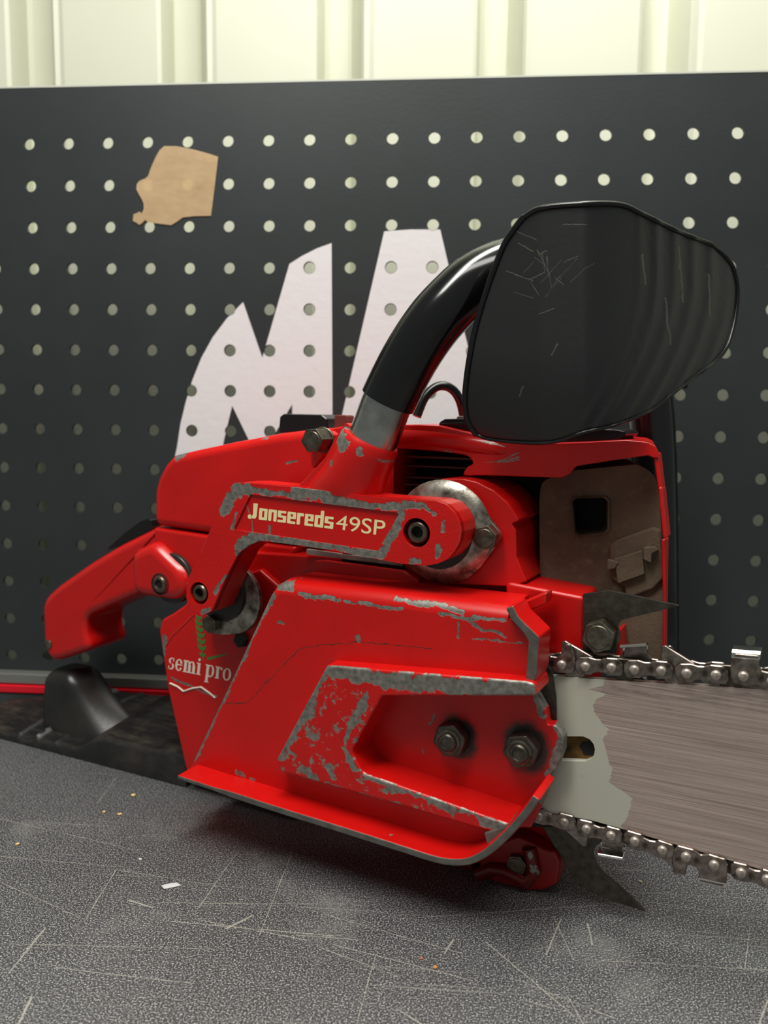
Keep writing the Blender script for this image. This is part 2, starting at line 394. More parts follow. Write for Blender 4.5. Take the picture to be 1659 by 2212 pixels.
for c in range(C0, C1+1):
    for r in range(R1+1):
        cx, cz = c*PIT, ROW0-r*PIT; h = hole_pts(cx, cz)
        sq = []
        for k in range(NH):
            a = 2*math.pi*(k+.5)/NH; ca, sa = math.cos(a), math.sin(a); q = PIT/2/max(abs(ca), abs(sa)); sq.append((cx+ca*q, cz+sa*q))
        corners = {}
        for k in range(NH):
            j = (k+1) % NH
            A, B = sq[k], sq[j]; pts = [A]
            a0 = 2*math.pi*(k+.5)/NH; a1 = a0+2*math.pi/NH
            for m in (1, 3, 5, 7):
                am = m*math.pi/4
                if a0 < am-1e-6 < a1 - 2e-6: pts.append((cx+math.copysign(PIT/2, math.cos(am)), cz+math.copysign(PIT/2, math.sin(am))))
            pts.append(B)
            for y, rev in ((0, False), (PT, True)):
                vs = [V(*((p[0], y, p[1]))) for p in pts]+[V(h[j][0], y, h[j][1]), V(h[k][0], y, h[k][1])]
                bm.faces.new(vs if rev else vs[::-1])
            bm.faces.new((V(h[k][0], 0, h[k][1]), V(h[j][0], 0, h[j][1]), V(h[j][0], PT, h[j][1]), V(h[k][0], PT, h[k][1])))
add_box(bm, x0-20, x1+20, 0, PT, z1, TOPZ-1); add_box(bm, x0-20, x1+20, 0, PT, 0, z0)
add_box(bm, x0-20, x0, 0, PT, z0, z1); add_box(bm, x1, x1+20, 0, PT, z0, z1)
finish(bm, 'panel', board_mat(), pb, smooth=False)
box('top_lip', (x0-20, x1+20, -.15, 7, TOPZ-1.0, TOPZ), simple('lip_glint', (196, 198, 186), .45), pb)  # pale colour stands for light caught along the board's top lip
# white letters, pierced by the same holes
def letter(poly, y=-.35, name='letter', holes=()):
    bm = bmesh.new(); add_prism(bm, poly, y, -.02, holes)
    bmesh.ops.recalc_face_normals(bm, faces=bm.faces); me = bpy.data.meshes.new('letter_raw'); bm.to_mesh(me); bm.free()
    o = bpy.data.objects.new(name, me); COL.objects.link(o)
    xs = [p[0] for p in poly]; zs = [p[1] for p in poly]
    cb = bmesh.new()
    for c in range(C0, C1+1):
        for r in range(R1+1):
            cx, cz = c*PIT, ROW0-r*PIT
            if min(xs)-6 < cx < max(xs)+6 and min(zs)-6 < cz < max(zs)+6:
                lp = hole_pts(cx, cz, HR+.25); add_prism(cb, lp, -3, 3)
    bmesh.ops.recalc_face_normals(cb, faces=cb.faces); cm = bpy.data.meshes.new('cut'); cb.to_mesh(cm); cb.free()
    co = bpy.data.objects.new('cut', cm); COL.objects.link(co)
    md = o.modifiers.new('b', 'BOOLEAN'); md.object = co; md.operation = 'DIFFERENCE'; md.solver = 'EXACT'
    dg = bpy.context.evaluated_depsgraph_get(); nm = bpy.data.meshes.new_from_object(o.evaluated_get(dg))
    bpy.data.objects.remove(o); bpy.data.objects.remove(co)
    nm.transform(Matrix.Scale(MM, 4)); nm.materials.clear()
    return link(name, nm, M['letter'], pb)
M['letter'] = simple('letter_white', (222, 220, 222), .55, 0, (160, .35, .0006))
B7 = lambda pts: [board(*p) for p in zp(7, pts)]
letter(B7([(735, 2060), (752, 1990), (765, 1930), (780, 1830), (803, 1735), (832, 1640), (870, 1545), (920, 1455), (980, 1375), (1050, 1305), (1133, 1545), (1250, 1140), (1305, 1105), (1368, 1073), (1432, 1050),
           (1437, 2060), (1262, 2060), (1262, 1745), (1160, 1920), (1125, 2000), (1065, 1880), (1003, 1752), (970, 1890), (935, 2060)]))
A_out = [board(*p) for p in ((830, 500), (885, 496), (951, 496), (975, 600), (1010, 745), (1040, 870), (1075, 1020), (980, 1020), (958, 930), (835, 935), (815, 1020), (712, 1020), (737, 905))]
letter(A_out, holes=[[board(*p) for p in ((885, 660), (912, 800), (855, 800))]])
letter([board(*p) for p in smooth_line([(1062, 522), (1150, 505), (1240, 540), (1300, 620)], 5)]+[board(*p) for p in smooth_line([(1225, 700), (1180, 640), (1130, 620), (1085, 690), (1085, 790), (1140, 870), (1230, 850), (1300, 800), (1320, 880), (1240, 950), (1150, 970), (1090, 940), (1062, 860), (1050, 700)], 4)])
# bottom ledge: steel rail with a red strip
RZ0, RZ1 = board(50, 1478, -9)[1], board(50, 1456, -9)[1]
box('rail', (x0-20, x1+20, -9, -.1, RZ0, RZ1), simple('rail_steel', (150, 150, 145), .35, .7), pb, bevel=.8)
box('trim_strip', (x0-20, x1+20, -10.5, -.1, board(50, 1497, -10)[1], board(50, 1481, -10)[1]), simple('red_strip', (215, 16, 36), .35), pb, bevel=.6)
box('foot_rail', (x0-20, x1+20, -9.5, -.1, .2, board(50, 1499, -10)[1]), simple('rail_dark', (58, 60, 62), .5), pb, bevel=.6)
# torn masking paper
def paper_mat():
    t = NT('kraft_paper'); c = t.mix(t.ramp(t.noise(60, 6, .6), .3, .75), lin((236, 204, 160)), lin((220, 186, 142)))
    nor = t.bump(t.noise(45, 3, .6), .6, .0015)
    tr = t.n('ShaderNodeBsdfTranslucent'); t.set(tr, 'Color', c); mx = t.n('ShaderNodeMixShader'); mx.inputs[0].default_value = .4
    t.out(col=c, rough=.6, nor=nor, spec=.3); t.t.links.new(t.b.outputs[0], mx.inputs[1]); t.t.links.new(tr.outputs[0], mx.inputs[2]); t.t.links.new(mx.outputs[0], t.t.nodes['Material Output'].inputs[0])
    return t.m
pp = B7([(710, 632), (762, 632), (830, 645), (895, 662), (943, 678), (930, 790), (912, 933), (840, 934), (790, 940), (765, 958), (740, 973), (690, 967), (640, 960), (628, 950), (617, 962), (603, 972), (590, 962), (575, 955), (578, 925), (590, 922), (603, 914), (612, 922), (622, 905), (622, 880), (612, 858), (600, 838), (590, 818), (592, 797), (600, 785), (612, 778), (628, 772), (640, 762), (655, 720), (672, 682), (690, 650)])
bm = bmesh.new(); pf_ = bm.faces.new([bm.verts.new((p[0], -.55, p[1])) for p in pp])
pc = np.mean(pp, axis=0)
for v in bm.verts: v.co.x -= pc[0]; v.co.z -= pc[1]
po = finish(bm, 'masking_paper', paper_mat(), None, smooth=False); po.location = (pc[0]*MM, 0, pc[1]*MM)
tag(po, 'torn piece of tan masking paper stuck over two holes of the black board', 'paper')

# ================================================================== CHAINSAW
saw = tag(empty('chainsaw', tuple(SO*MM), -PSI), 'worn red chainsaw with a black hand guard and steel bar resting on the bench', 'chainsaw')
def W4(segs, y): return [(L(*zp(4, [a])[0], y), L(*zp(4, [b])[0], y), r) for a, b, r in segs]
def W2(segs, y): return [(L(*zp(2, [a])[0], y), L(*zp(2, [b])[0], y), r) for a, b, r in segs]

# ---- main castings behind the cover
tank_pts = round_poly(T(0, [(350, 1338), (372, 1326), (398, 1308), (425, 1268), (560, 1230), (640, 1300), (640, 1760), (403, 1672), (362, 1490), (343, 1362)], 12), [3, 3, 3, 3, 2, 2, 2, 3, 4, 3])
tank = prism('fuel_tank', tank_pts, 12, 92, red('tank_red', W4([((30, 330), (20, 420), 2.), ((60, 500), (240, 575), .8)], 12), edge=.3), saw, bevel=3, segs=3)
prism('crankcase', round_poly(T(0, [(520, 1190), (880, 1215), (1110, 1250), (1255, 1285), (1250, 1420), (1225, 1440), (1210, 1830), (980, 1880), (560, 1730)], 16), 2), 16, 88, M['red'], saw, bevel=2)
prism('bar_mount', round_poly(T(0, [(1090, 1256), (1263, 1290), (1258, 1425), (1100, 1410)], 7), 2.5), 7, 60, M['red'], saw, bevel=3, segs=3)
prism('bar_pad', round_poly(T(0, [(900, 1400), (1190, 1420), (1195, 1790), (900, 1780)], 2), 2), 2.2, 17, M['void'], saw, bevel=1)
# cover for the air filter
cowl = prism('filter_cover', T(0, [(329, 1136), (330, 1060), (338, 1030), (352, 1004), (370, 984), (420, 972), (500, 955), (600, 936), (690, 925), (712, 925), (708, 1000), (690, 1040), (640, 1178), (480, 1158)], 18), 18, 98, red('cover_red', W2([((0, 360), (30, 350), 2.5), ((645, 405), (695, 390), .8), ((490, 265), (515, 260), .8)], 18), edge=.2), saw, bevel=5, segs=4)
prism('cover_base', T(0, [(330, 1139), (480, 1161), (640, 1182), (600, 1260), (430, 1260), (409, 1246), (399, 1229), (384, 1208), (363, 1191), (341, 1181), (331, 1161)], 18.5), 18.5, 96, red('base_red', edge=.2), saw, bevel=2, segs=3)
# right end of the cover seen past the clamp
prism('cylinder_cowl', round_poly(T(0, [(700, 927), (760, 918), (850, 925), (850, 1080), (690, 1060), (655, 1040), (700, 960)], 24), 1.5), 24, 96, M['red'], saw, bevel=2)
# top shroud
sh = [(60, 92), (200, 92), (310, 97), (470, 135), (560, 152), (650, 172), (770, 194), (1060, 184), (1300, 172), (1415, 184), (1455, 203), (1470, 235), (1472, 268), (1440, 266), (1415, 254), (1250, 276), (1040, 310), (1022, 324), (1005, 350), (960, 371), (700, 364), (495, 358), (480, 362), (440, 357), (447, 335), (465, 312), (488, 302), (492, 290), (480, 268), (450, 250), (280, 228), (60, 212)]
ssg = [(L(*zp(3, [a_])[0], 18), L(*zp(3, [b_])[0], 18), r_) for a_, b_, r_ in (((630, 285), (735, 238), .35), ((620, 292), (735, 262), .3), ((650, 290), (735, 275), .3), ((560, 290), (640, 284), .25), ((540, 180), (660, 205), .5), ((350, 232), (375, 240), .8))]
SHR = red('shroud_red', ssg, edge=0, rough=.24, warp=1.5)
prism('top_shroud', T(3, sh, 18), 18, 100, SHR, saw, bevel=2.2, segs=4, dx=-14)
bp = smooth_line([ax_(*zp(3, [q])[0], y) for q, y in (((40, 152), 22), ((200, 160), 22), ((330, 170), 22), ((450, 188), 22), ((560, 204), 21.5), ((650, 224), 21), ((730, 244), 21))], 4)
tube('shroud_band', [tuple(p) for p in bp], [5.3]*14+[5.2, 5, 4.8, 4.6, 4.3, 4, 3.7, 3.3, 2.8, 2.2, 1.2][:len(bp)-14], SHR, saw, 24)
prism('shield_edge', T(3, [(1440, 240), (1468, 240), (1490, 430), (1466, 430)], 19), 19, 28, M['red'], saw, bevel=.8)
# cylinder and its fins in the opening
prism('cylinder', T(0, [(850, 960), (1180, 960), (1180, 1275), (850, 1200)], 50), 50, 90, M['void'], saw, bevel=1)
for i, (za, zb, zc) in enumerate(((250, 262, 10), (300, 322, 8), (360, 375, 8), (398, 415, 8), (455, 470, 8))):
    p = T(3, [(40, za), (640, za+24), (640, za+24+zc), (40, za+zc)], 34)
    prism('cooling_fin', p, 34, 56, M['fin'], saw, bevel=0)
prism('label_plate', T(2, [(755, 900), (1310, 975), (1310, 998), (755, 930)], 14.5), 14.5, 16.2, simple('label_white', (190, 186, 178), .5, 0, None, (90, (120, 112, 104))), saw, bevel=0)
prism('gap_shade', T(2, [(960, 925), (1310, 985), (1340, 1045), (960, 985)], 14.8), 14.8, 16.1, M['void'], saw, bevel=0)  # flat black strip painting the shade in the gap between arm and cover
# muffler with window and tab
def muff_mat():
    t = NT('dusty_muffler'); a = t.ramp(t.noise(28, 6, .65), .3, .7); c = t.mix(a, lin((80, 67, 56)), lin((120, 102, 84)))
    c = t.mix(t.ramp(t.noise(200, 6, .75), .55, .8), c, lin((134, 118, 98)))
    return t.out(col=c, rough=.85, nor=t.bump(t.noise(600, 5, .7), .5, .0006), spec=.2)
M['muff'] = muff_mat()
mo = round_poly(T(3, [(842, 500), (850, 390), (1000, 335), (1360, 300), (1450, 350), (1475, 480), (1505, 1000), (1505, 1330), (870, 1330), (845, 1000)], 30), [8, 6, 4, 6, 8, 4, 4, 3, 3, 3])
wh = round_poly(T(3, [(1015, 490), (1050, 478), (1185, 476), (1205, 495), (1203, 640), (1180, 660), (1050, 672), (1030, 655)], 30), 1.2)
muf = prism('muffler', mo, 30, 78, M['muff'], saw, holes=[wh], bevel=4, segs=4, dx=-13)
prism('muffler_core', round_poly(T(3, [(900, 420), (1420, 420), (1420, 1000), (900, 1000)], 50), 2), 48, 74, M['void'], muf, bevel=0)
fr = round_poly(T(3, [(1005, 482), (1045, 470), (1192, 468), (1213, 490), (1211, 648), (1185, 668), (1045, 682), (1022, 662)], 29), 1.4)
prism('window_rim', fr, 28.6, 32, M['muff'], muf, holes=[wh], bevel=.4)
prism('pressing', round_poly(T(3, [(1210, 730), (1240, 700), (1440, 630), (1480, 640), (1490, 760), (1500, 900), (1440, 960), (1300, 1010), (1290, 950), (1215, 900)], 28.5), 2), 27.6, 31, M['muff'], muf, bevel=1.4, segs=3)
bm = bmesh.new(); add_prism(bm, T(3, [(1235, 800), (1385, 752), (1395, 880), (1255, 930)], 25), 25, 26.2); add_prism(bm, T(3, [(1200, 800), (1262, 815), (1240, 850), (1200, 855)], 25), 24.5, 27.6)
add_prism(bm, T(3, [(1390, 740), (1450, 735), (1465, 755), (1435, 770), (1430, 820), (1390, 800)], 24), 23.5, 27.6); finish(bm, 'deflector_tab', M['muff'], muf, bevel=.4)
prism('shield_edge', T(3, [(1492, 690), (1517, 690), (1512, 1000), (1508, 1330), (1496, 1330), (1500, 1000)], 30), 26, 34, M['red'], saw, bevel=.6)
prism('shield_edge', T(5, [(945, 240), (968, 235), (970, 360), (945, 360)], 20), 16, 60, M['red'], saw, bevel=.6)
prism('shield_edge', T(3, [(1490, 420), (1517, 690), (1492, 692), (1466, 420)], 18), 18, 28, M['red'], saw, bevel=.8)
# fuel knob, plug cover, small head
def knob(pts, y0, y1, name, mat, bev=1.6, lab=None):
    o = prism(name, round_poly(T(0, pts, y0), 1.2), y0, y1, mat, saw, bevel=bev, segs=3)
    if lab: o['label'] = lab
    return o
knob([(601, 935), (604, 900), (612, 894), (695, 896), (706, 905), (709, 932)], 40, 66, 'fuel_cap', M['knob'])
knob([(722, 926), (722, 896), (750, 897), (752, 926)], 30, 37, 'cover_screw', simple('rusty_head', (120, 60, 52), .5, .5), .5)
knob([(946, 938), (948, 912), (960, 905), (1040, 903), (1050, 940)], 30, 62, 'plug_cover', M['knob'])
knob([(950, 918), (950, 914), (1040, 912), (1040, 917)], 28, 62, 'plug_cover', M['knob'], .4)
knob([(985, 906), (987, 899), (1015, 898), (1018, 906)], 38, 50, 'stop_button', M['alu'], .4)
pth = smooth_line([(*L(900, 900, 55), 55), (*L(918, 858, 58), 58), (*L(945, 835, 62), 62), (*L(972, 838, 66), 66), (*L(992, 862, 70), 70), (*L(1002, 905, 74), 74), (*L(1003, 950, 78), 78)], 5)
tube('plug_lead', [(p[0], p[2], p[1]) for p in pth], 2.3, M['knob'], saw, 12)

# ---- clutch cover
cw = [((462, 165), (425, 245), 3.2), ((420, 250), (262, 590), 2.8), ((262, 590), (150, 830), 2.3), ((485, 115), (540, 130), 3.0), ((580, 155), (740, 185), 1.6), ((760, 190), (1000, 215), 1.1), ((965, 175), (1240, 225), 1.3), ((1150, 240), (1420, 265), 1.0),
      ((1225, 270), (1230, 335), .8), ((1240, 240), (1330, 305), .9), ((1330, 305), (1420, 325), .7), ((1280, 335), (1480, 355), .5), ((820, 330), (815, 350), 1.2), ((325, 880), (350, 895), 1.5), ((380, 905), (395, 908), .7), ((490, 275), (505, 280), 1.1), ((1280, 168), (1310, 170), .9), ((850, 1070), (860, 1085), .9)]
COV = red('clutch_cover_red', W4(cw, -20), edge=.0, amp=.9, warp=6., stains=W4([((280, 605), (365, 600), .2), ((365, 600), (580, 375), .2), ((580, 375), (820, 352), .18), ((820, 352), (1120, 382), .17)], -20))
yF = -20.
path4 = [(132, 860), (300, 505), (455, 165), (475, 125), (510, 103), (900, 148), (1428, 212)]
path = T(4, path4, yF); rad = [2.0, 2.0, 2.6, 4.5, 6, 6, 6]
path = [tuple(p) for p in smooth_line(path, 1)] if False else path
cen = Vector(L(*zp(4, [(1000, 700)])[0], yF)); Pn = []
for i, p in enumerate(path):
    d = (Vector(path[min(i+1, len(path)-1)])-Vector(path[max(i-1, 0)])).normalized(); n = Vector((-d.y, d.x))
    if n.dot(cen-Vector(p)) > 0: n = -n
    Pn.append((Vector(p), n))
cov = tag(empty('clutch_cover'), None); cov.parent = saw
bm = bmesh.new(); rows = []
for (p, n), r in zip(Pn, rad):
    row = []
    prof = [(r*(1-math.sin(a)), yF+r*(1-math.cos(a))) for a in [k*math.pi/2/6 for k in range(7)]]+[(0, 0.), (0, 7.), (3, 7.), (3, yF+r), (r+1, yF+3)]
    for ins, y in prof: q = p-n*ins; row.append(bm.verts.new((q.x, y, q.y)))
    rows.append(row)
for a, b in zip(rows, rows[1:]):
    for k in range(len(a)-1): bm.faces.new((a[k], a[k+1], b[k+1], b[k]))
for e in (rows[0], rows[-1]): bm.faces.new(e)
inner = [tuple(p-n*r) for (p, n), r in zip(Pn, rad)]
cut4 = [(1432, 258), (1520, 345), (1510, 545), (870, 530), (735, 800), (800, 900), (1420, 1110), (1400, 1140), (1290, 1190), (1150, 1190), (900, 1125), (500, 1000), (135, 890)]
add_prism(bm, inner+T(4, cut4, yF), yF, yF+3)
finish(bm, 'cover_shell', [COV], cov, angle=35)
rim = [(1417, 214), (1448, 203), (1472, 250), (1556, 332), (1548, 480), (1534, 522), (1498, 520), (1500, 480), (1510, 350), (1490, 318), (1438, 262)]
o = prism('cover_lip', T(4, rim, -25), -25, -9, [M['red'], M['bare']], cov, bevel=.7, cap_mat=1)
o = prism('cover_lip', T(4, [(1440, 212), (1585, 150), (1582, 196), (1490, 238), (1462, 236)], -6), -6, 3, M['red'], cov, bevel=.6)
# raised rib, open to the right
ridge = round_poly(T(4, [(690, 446), (1500, 513), (1535, 522), (1545, 574), (915, 574), (790, 800), (835, 885), (1440, 1098), (1395, 1140), (1000, 1022), (500, 882), (482, 835)], -28), [1.5, 0, 0, 0, 2.5, 4, 4, 0, 0, 0, 3, 4])
rw = [((700, 470), (900, 500), 5), ((900, 510), (1530, 550), 5.0), ((690, 460), (560, 700), 3.4), ((560, 700), (500, 820), 2.6), ((640, 560), (620, 640), 4.), ((760, 760), (830, 610), 2.0), ((500, 885), (1000, 1022), 1.2), ((600, 870), (640, 915), 3), ((700, 860), (715, 910), 2.2), ((850, 905), (1430, 1108), 1.2), ((930, 960), (1000, 960), 2), ((1100, 1000), (1200, 1040), 2.4), ((1330, 1080), (1410, 1110), 3.6), ((850, 570), (830, 640), 2), ((540, 800), (560, 820), 1.5), ((750, 780), (800, 860), 2.5)]
prism('raised_rib', ridge, -28, -9.5, red('rib_red', W4(rw, -28), edge=.3, amp=1.2, front=-28, overall=.82, warp=8.), cov, bevel=1.2, segs=3)
# floor of the recess with its end boss
floor4 = [(870, 530), (1520, 560), (1545, 570), (1580, 632), (1588, 690), (1622, 690), (1655, 735), (1652, 800), (1630, 860), (1600, 900), (1570, 1000), (1520, 1110), (1420, 1110), (800, 900), (740, 800)]
fw = [((1130, 645), (1110, 690), 1.2), ((1545, 580), (1575, 650), 2.4), ((1622, 700), (1655, 740), 2.), ((1652, 760), (1600, 890), 3.2), ((1605, 900), (1560, 1010), 1.6), ((1080, 790), (1085, 800), .8)]
ST = [((1222, 738), (1222, 745), 10.5), ((1500, 770), (1505, 790), 11.5)]
prism('recess_floor', round_poly(T(4, floor4, -11), [0, 0, 2, 2, 1, 4, 4, 2, 2, 2, 2, 0, 0, 0, 0], 4), -11, -4.5, red('recess_red', W4(fw, -11), edge=.15, amp=.6, stains=W4(ST, -11)), cov, bevel=1.4, segs=3)
# bottom flange sweeping up into a hook
fp = T(4, [(80, 903), (300, 975), (500, 1040), (750, 1118), (1000, 1198), (1120, 1236), (1200, 1250), (1270, 1245), (1340, 1210), (1410, 1150), (1470, 1085), (1515, 1030), (1543, 985)], -34)
fl_ = [tuple(p) for p in smooth_line(fp, 3)]
prism('bottom_flange', thicken(fl_, [2.2]*3+[3.2]*(len(fl_)-3)), -34, -12, [M['red'], M['bare']], cov, bevel=.8, cap_mat=1)
prism('flange_corner', T(4, [(1330, 1130), (1440, 1092), (1475, 1080), (1400, 1160), (1350, 1205)], -28.5), -29, -16, M['bare'], cov, bevel=1)
# nuts on their studs
def nut(px, py, af=13, y=-11, h=7.):
    c = L(px, py, y-h)
    bm = bmesh.new(); add_prism(bm, hexa(c, af, .25), y-h, y); root = finish(bm, 'nut', M['nut'], cov, bevel=.9)
    root.parent = cov
    lathe('stud', c, [(3.9, y), (3.9, y-h-2.2), (3.3, y-h-2.8), (2.4, y-h-2.8), (2.2, y-h-2.4), (0, y-h-2.4)], M['nut'], cov)
    lathe('thread_collar', c, [(5.0, y-h+1), (5.0, y-h-.5), (4.3, y-h-.9), (3.9, y-h-.9)], M['bolt'], cov)
nut(*zp(4, [(1186, 757)])[0]); nut(*zp(4, [(1476, 802)])[0])

prism('cover_top_edge', round_poly(T(2, [(720, 1040), (760, 1000), (800, 968), (860, 966), (1310, 1026), (1350, 1050), (1400, 1075), (1400, 1100), (720, 1060)], 6), 1), 6, 9, M['red'], cov, bevel=.8)

# ---- anti-vibration arm with the name plate
yA = -15
arm = round_poly(T(2, [(335, 518), (430, 518), (700, 545), (1225, 605), (1500, 622), (1560, 642), (1608, 688), (1638, 745), (1648, 802), (1638, 858), (1612, 910), (1568, 958), (1510, 985), (1440, 995), (1290, 982), (900, 905), (620, 866), (485, 850), (420, 878), (360, 925), (290, 1060), (205, 1260), (150, 1283), (95, 1255), (60, 1190), (62, 1090), (150, 900), (300, 560)], yA), [3, 0, 0, 0, 3, 3, 3, 3, 3, 3, 3, 3, 3, 3, 0, 0, 0, 3, 2, 3, 0, 3, 3, 4, 4, 3, 0, 3], 4)
pl = round_poly(T(2, [(430, 583), (1292, 690), (1166, 912), (332, 786)], yA), .8, 3)
h1, h2 = L(*zp(2, [(1390, 805)])[0], yA), L(*zp(2, [(134, 1155)])[0], yA)
aw = [((330, 530), (420, 560), 4.0), ((350, 560), (275, 670), 4.4), ((430, 560), (690, 590), 2.2), ((700, 570), (860, 560), 5.5), ((850, 590), (1000, 640), 4.0), ((1000, 640), (1320, 650), 2.6), ((1320, 640), (1430, 640), 2.), ((1430, 650), (1490, 690), 1.6), ((1305, 690), (1235, 830), 3.2), ((1230, 840), (1190, 930), 3.0), ((1200, 930), (900, 890), 2.4), ((900, 885), (500, 830), 2.6), ((480, 830), (390, 865), 4.8), ((370, 850), (350, 920), 2.4), ((350, 690), (330, 760), 1.4), ((1545, 740), (1550, 800), 1.2), ((1515, 890), (1510, 930), 2.2), ((1360, 965), (1400, 970), 2), ((280, 1050), (230, 1160), 1.3), ((190, 1240), (150, 1275), 2), ((60, 1100), (55, 1150), .6)]
ARM = red('arm_red', W2(aw, yA), edge=.2, tex=.35, amp=1.0, front=yA+1., warp=6.)
prism('mount_arm', arm, yA+1.4, yA+17, ARM, saw, holes=[circle(h1, 6.1), circle(h2, 5.4)], bevel=2.2, segs=3)
prism('arm_face', round_poly(arm, 0), yA, yA+4, ARM, saw, holes=[pl, circle(h1, 6.1), circle(h2, 5.4)], bevel=.8, segs=2)
plq = prism('name_plate', T(2, [(425, 580), (1298, 688), (1170, 917), (326, 788)], yA+1), yA+1.0, yA+2.5, red('plate_red', W2([((405, 640), (440, 790), .5), ((530, 760), (540, 800), 1.2)], yA), edge=0, rough=.3), saw, bevel=0)
def socket_screw(c, r, y0, y1, parent, deep=3.):
    bm = bmesh.new(); add_lathe_y(bm, c, [(0, y1), (r, y1), (r, y0+.6), (r-.6, y0), (r*.60, y0)], 28)
    hx = [(c[0]+r*.55*math.cos(i*math.pi/3), c[1]+r*.55*math.sin(i*math.pi/3)) for i in range(6)]
    n = 28; top = [v for v in bm.verts if abs(v.co.y-y0) < 1e-4 and abs(math.hypot(v.co.x-c[0], v.co.z-c[1])-r*.60) < 1e-3]
    top.sort(key=lambda v: math.atan2(v.co.z-c[1], v.co.x-c[0]))
    low = []
    for v in top:
        a = math.atan2(v.co.z-c[1], v.co.x-c[0]) % (math.pi/3); rr = r*.56*math.cos(math.pi/6)/math.cos(a-math.pi/6)
        d = math.atan2(v.co.z-c[1], v.co.x-c[0]); low.append(bm.verts.new((c[0]+rr*math.cos(d), y0+deep, c[1]+rr*math.sin(d))))
    for i in range(n): j = (i+1) % n; bm.faces.new((top[i], top[j], low[j], low[i]))
    f = bm.faces.new(low); f.material_index = 1
    return finish(bm, 'socket_screw', [M['screw'], M['void']], parent, angle=35)
socket_screw(h1, 4.5, yA+.5, yA+12, saw); socket_screw(h2, 4.1, yA, yA+12, saw)
# tube socket on the arm and its pinch bolt
def ax(px, py, y): x, z = L(px, py, y); return (x, y, z)
b0, b1 = ax(*zp(2, [(965, 640)])[0], -4), ax(*zp(2, [(1128, 262)])[0], -4)
bm = bmesh.new(); P0, P1 = Vector(b0), Vector(b1)
add_tube(bm, [P0.lerp(P1, t) for t in (0, .12, .25, .4, .6, .8, .95, 1.0)], [19, 18, 16.2, 14.6, 13.6, 13.3, 13.2, 12.4], 36, squash=[.5, .6, .72, .85, .95, 1, 1, 1])
SKT = red('socket_red', W2([((940, 230), (975, 320), 3.0), ((960, 250), (1010, 290), 3.0), ((1075, 320), (1080, 345), 1.6), ((900, 395), (905, 410), 1.6), ((1165, 385), (1180, 390), 1.3), ((1190, 500), (1170, 590), 2.2), ((700, 570), (1200, 630), 1.8)], -14), edge=.2, tex=.12)
finish(bm, 'tube_socket', SKT, saw, angle=50)
prism('clamp_ear', round_poly(T(2, [(985, 160), (925, 250), (860, 375), (780, 460), (735, 505), (700, 540), (800, 560), (990, 520), (1050, 240)], -8), [2, 1, 1, 1, 1, 1, 0, 0, 1]), -8, 4, SKT, saw, bevel=1.2)
prism('clamp_ear', round_poly(T(2, [(800, 240), (850, 215), (885, 240), (875, 330), (830, 400), (800, 440), (785, 350)], 4), 1.5), 2, 14, M['red'], saw, bevel=1)
def hex_bolt(px, py, y, af, h, parent=saw, mat='bolt', rot=.2, fl=0, tilt=None):
    c = L(px, py, y-h); bm = bmesh.new(); add_prism(bm, hexa(c, af, rot), y-h, y); add_lathe_y(bm, c, [(af*.42, y-h), (af*.40, y-h-.35), (0, y-h-.35)], 20)
    if fl: add_lathe_y(bm, c, [(0, y+1.2), (fl, y+1.2), (fl, y), (0, y)], 24)
    return finish(bm, 'hex_bolt', M[mat], parent, bevel=.4)
hex_bolt(*zp(2, [(785, 272)])[0], 2, 10, 9, rot=.1, fl=6)

# ---- rubber mounts
def mount(pts, c4, y, name='mount_plate'):
    return prism(name, pts, y, y+3, M['plate'], saw, bevel=.7)
mp_ = [tuple(p) for p in smooth_line(T(3, [(165, 520), (200, 460), (260, 412), (330, 393), (400, 405), (455, 440), (520, 510), (590, 600), (630, 655), (634, 690), (605, 745), (540, 830), (490, 885), (430, 918), (370, 929), (290, 905), (220, 850), (175, 780), (155, 650)], 5), 3)][:-1]
mount(mp_, None, 5)
cc = L(*zp(3, [(315, 660)])[0], 2)
lathe('mount_bush', cc, [(0, 2.2), (17, 2.2), (21, 3.6), (22.5, 5.2), (0, 5.2)], M['plate'], saw, 40)
lathe('rubber_bush', L(*zp(3, [(300, 665)])[0], 0), [(0, 1.2), (15.5, 1.2), (15.5, 3), (0, 3)], M['rubber'], saw, 40)
hex_bolt(*zp(3, [(552, 690)])[0], 5, 9.6, 5.5, rot=.3)
prism('mount_housing', round_poly(T(3, [(200, 430), (330, 376), (440, 376), (510, 392), (600, 438), (680, 508), (736, 598), (694, 612), (718, 650), (722, 790), (775, 918), (700, 945), (300, 930), (180, 700)], 8.5), [8, 8, 6, 6, 6, 6, 1, 1, 2, 2, 1, 2, 4, 4]), 8.5, 46, M['red'], saw, bevel=2.4, segs=3)
# lower mount behind the arm's foot
lc = L(*zp(2, [(310, 1185)])[0], 4)
prism('mount_plate', [tuple(p) for p in circle(lc, 18, 40)], 4, 7, M['plate'], saw, bevel=.7)
prism('mount_plate', round_poly(T(2, [(145, 1345), (165, 1295), (230, 1290), (330, 1330), (330, 1395), (250, 1395), (180, 1385)], 3.5), 2.5), 3.6, 6.6, M['plate'], saw, bevel=.6)
lathe('rubber_bush', L(*zp(2, [(250, 1150)])[0], 2), [(0, 2), (14.5, 2), (15, 4), (0, 4)], M['rubber'], saw, 36)
hex_bolt(*zp(2, [(188, 1335)])[0], 3.6, 8, 5, rot=.5)
# tank vent bolt under the mount
hex_bolt(517, 1384, 12, 7, 3, mat='void')

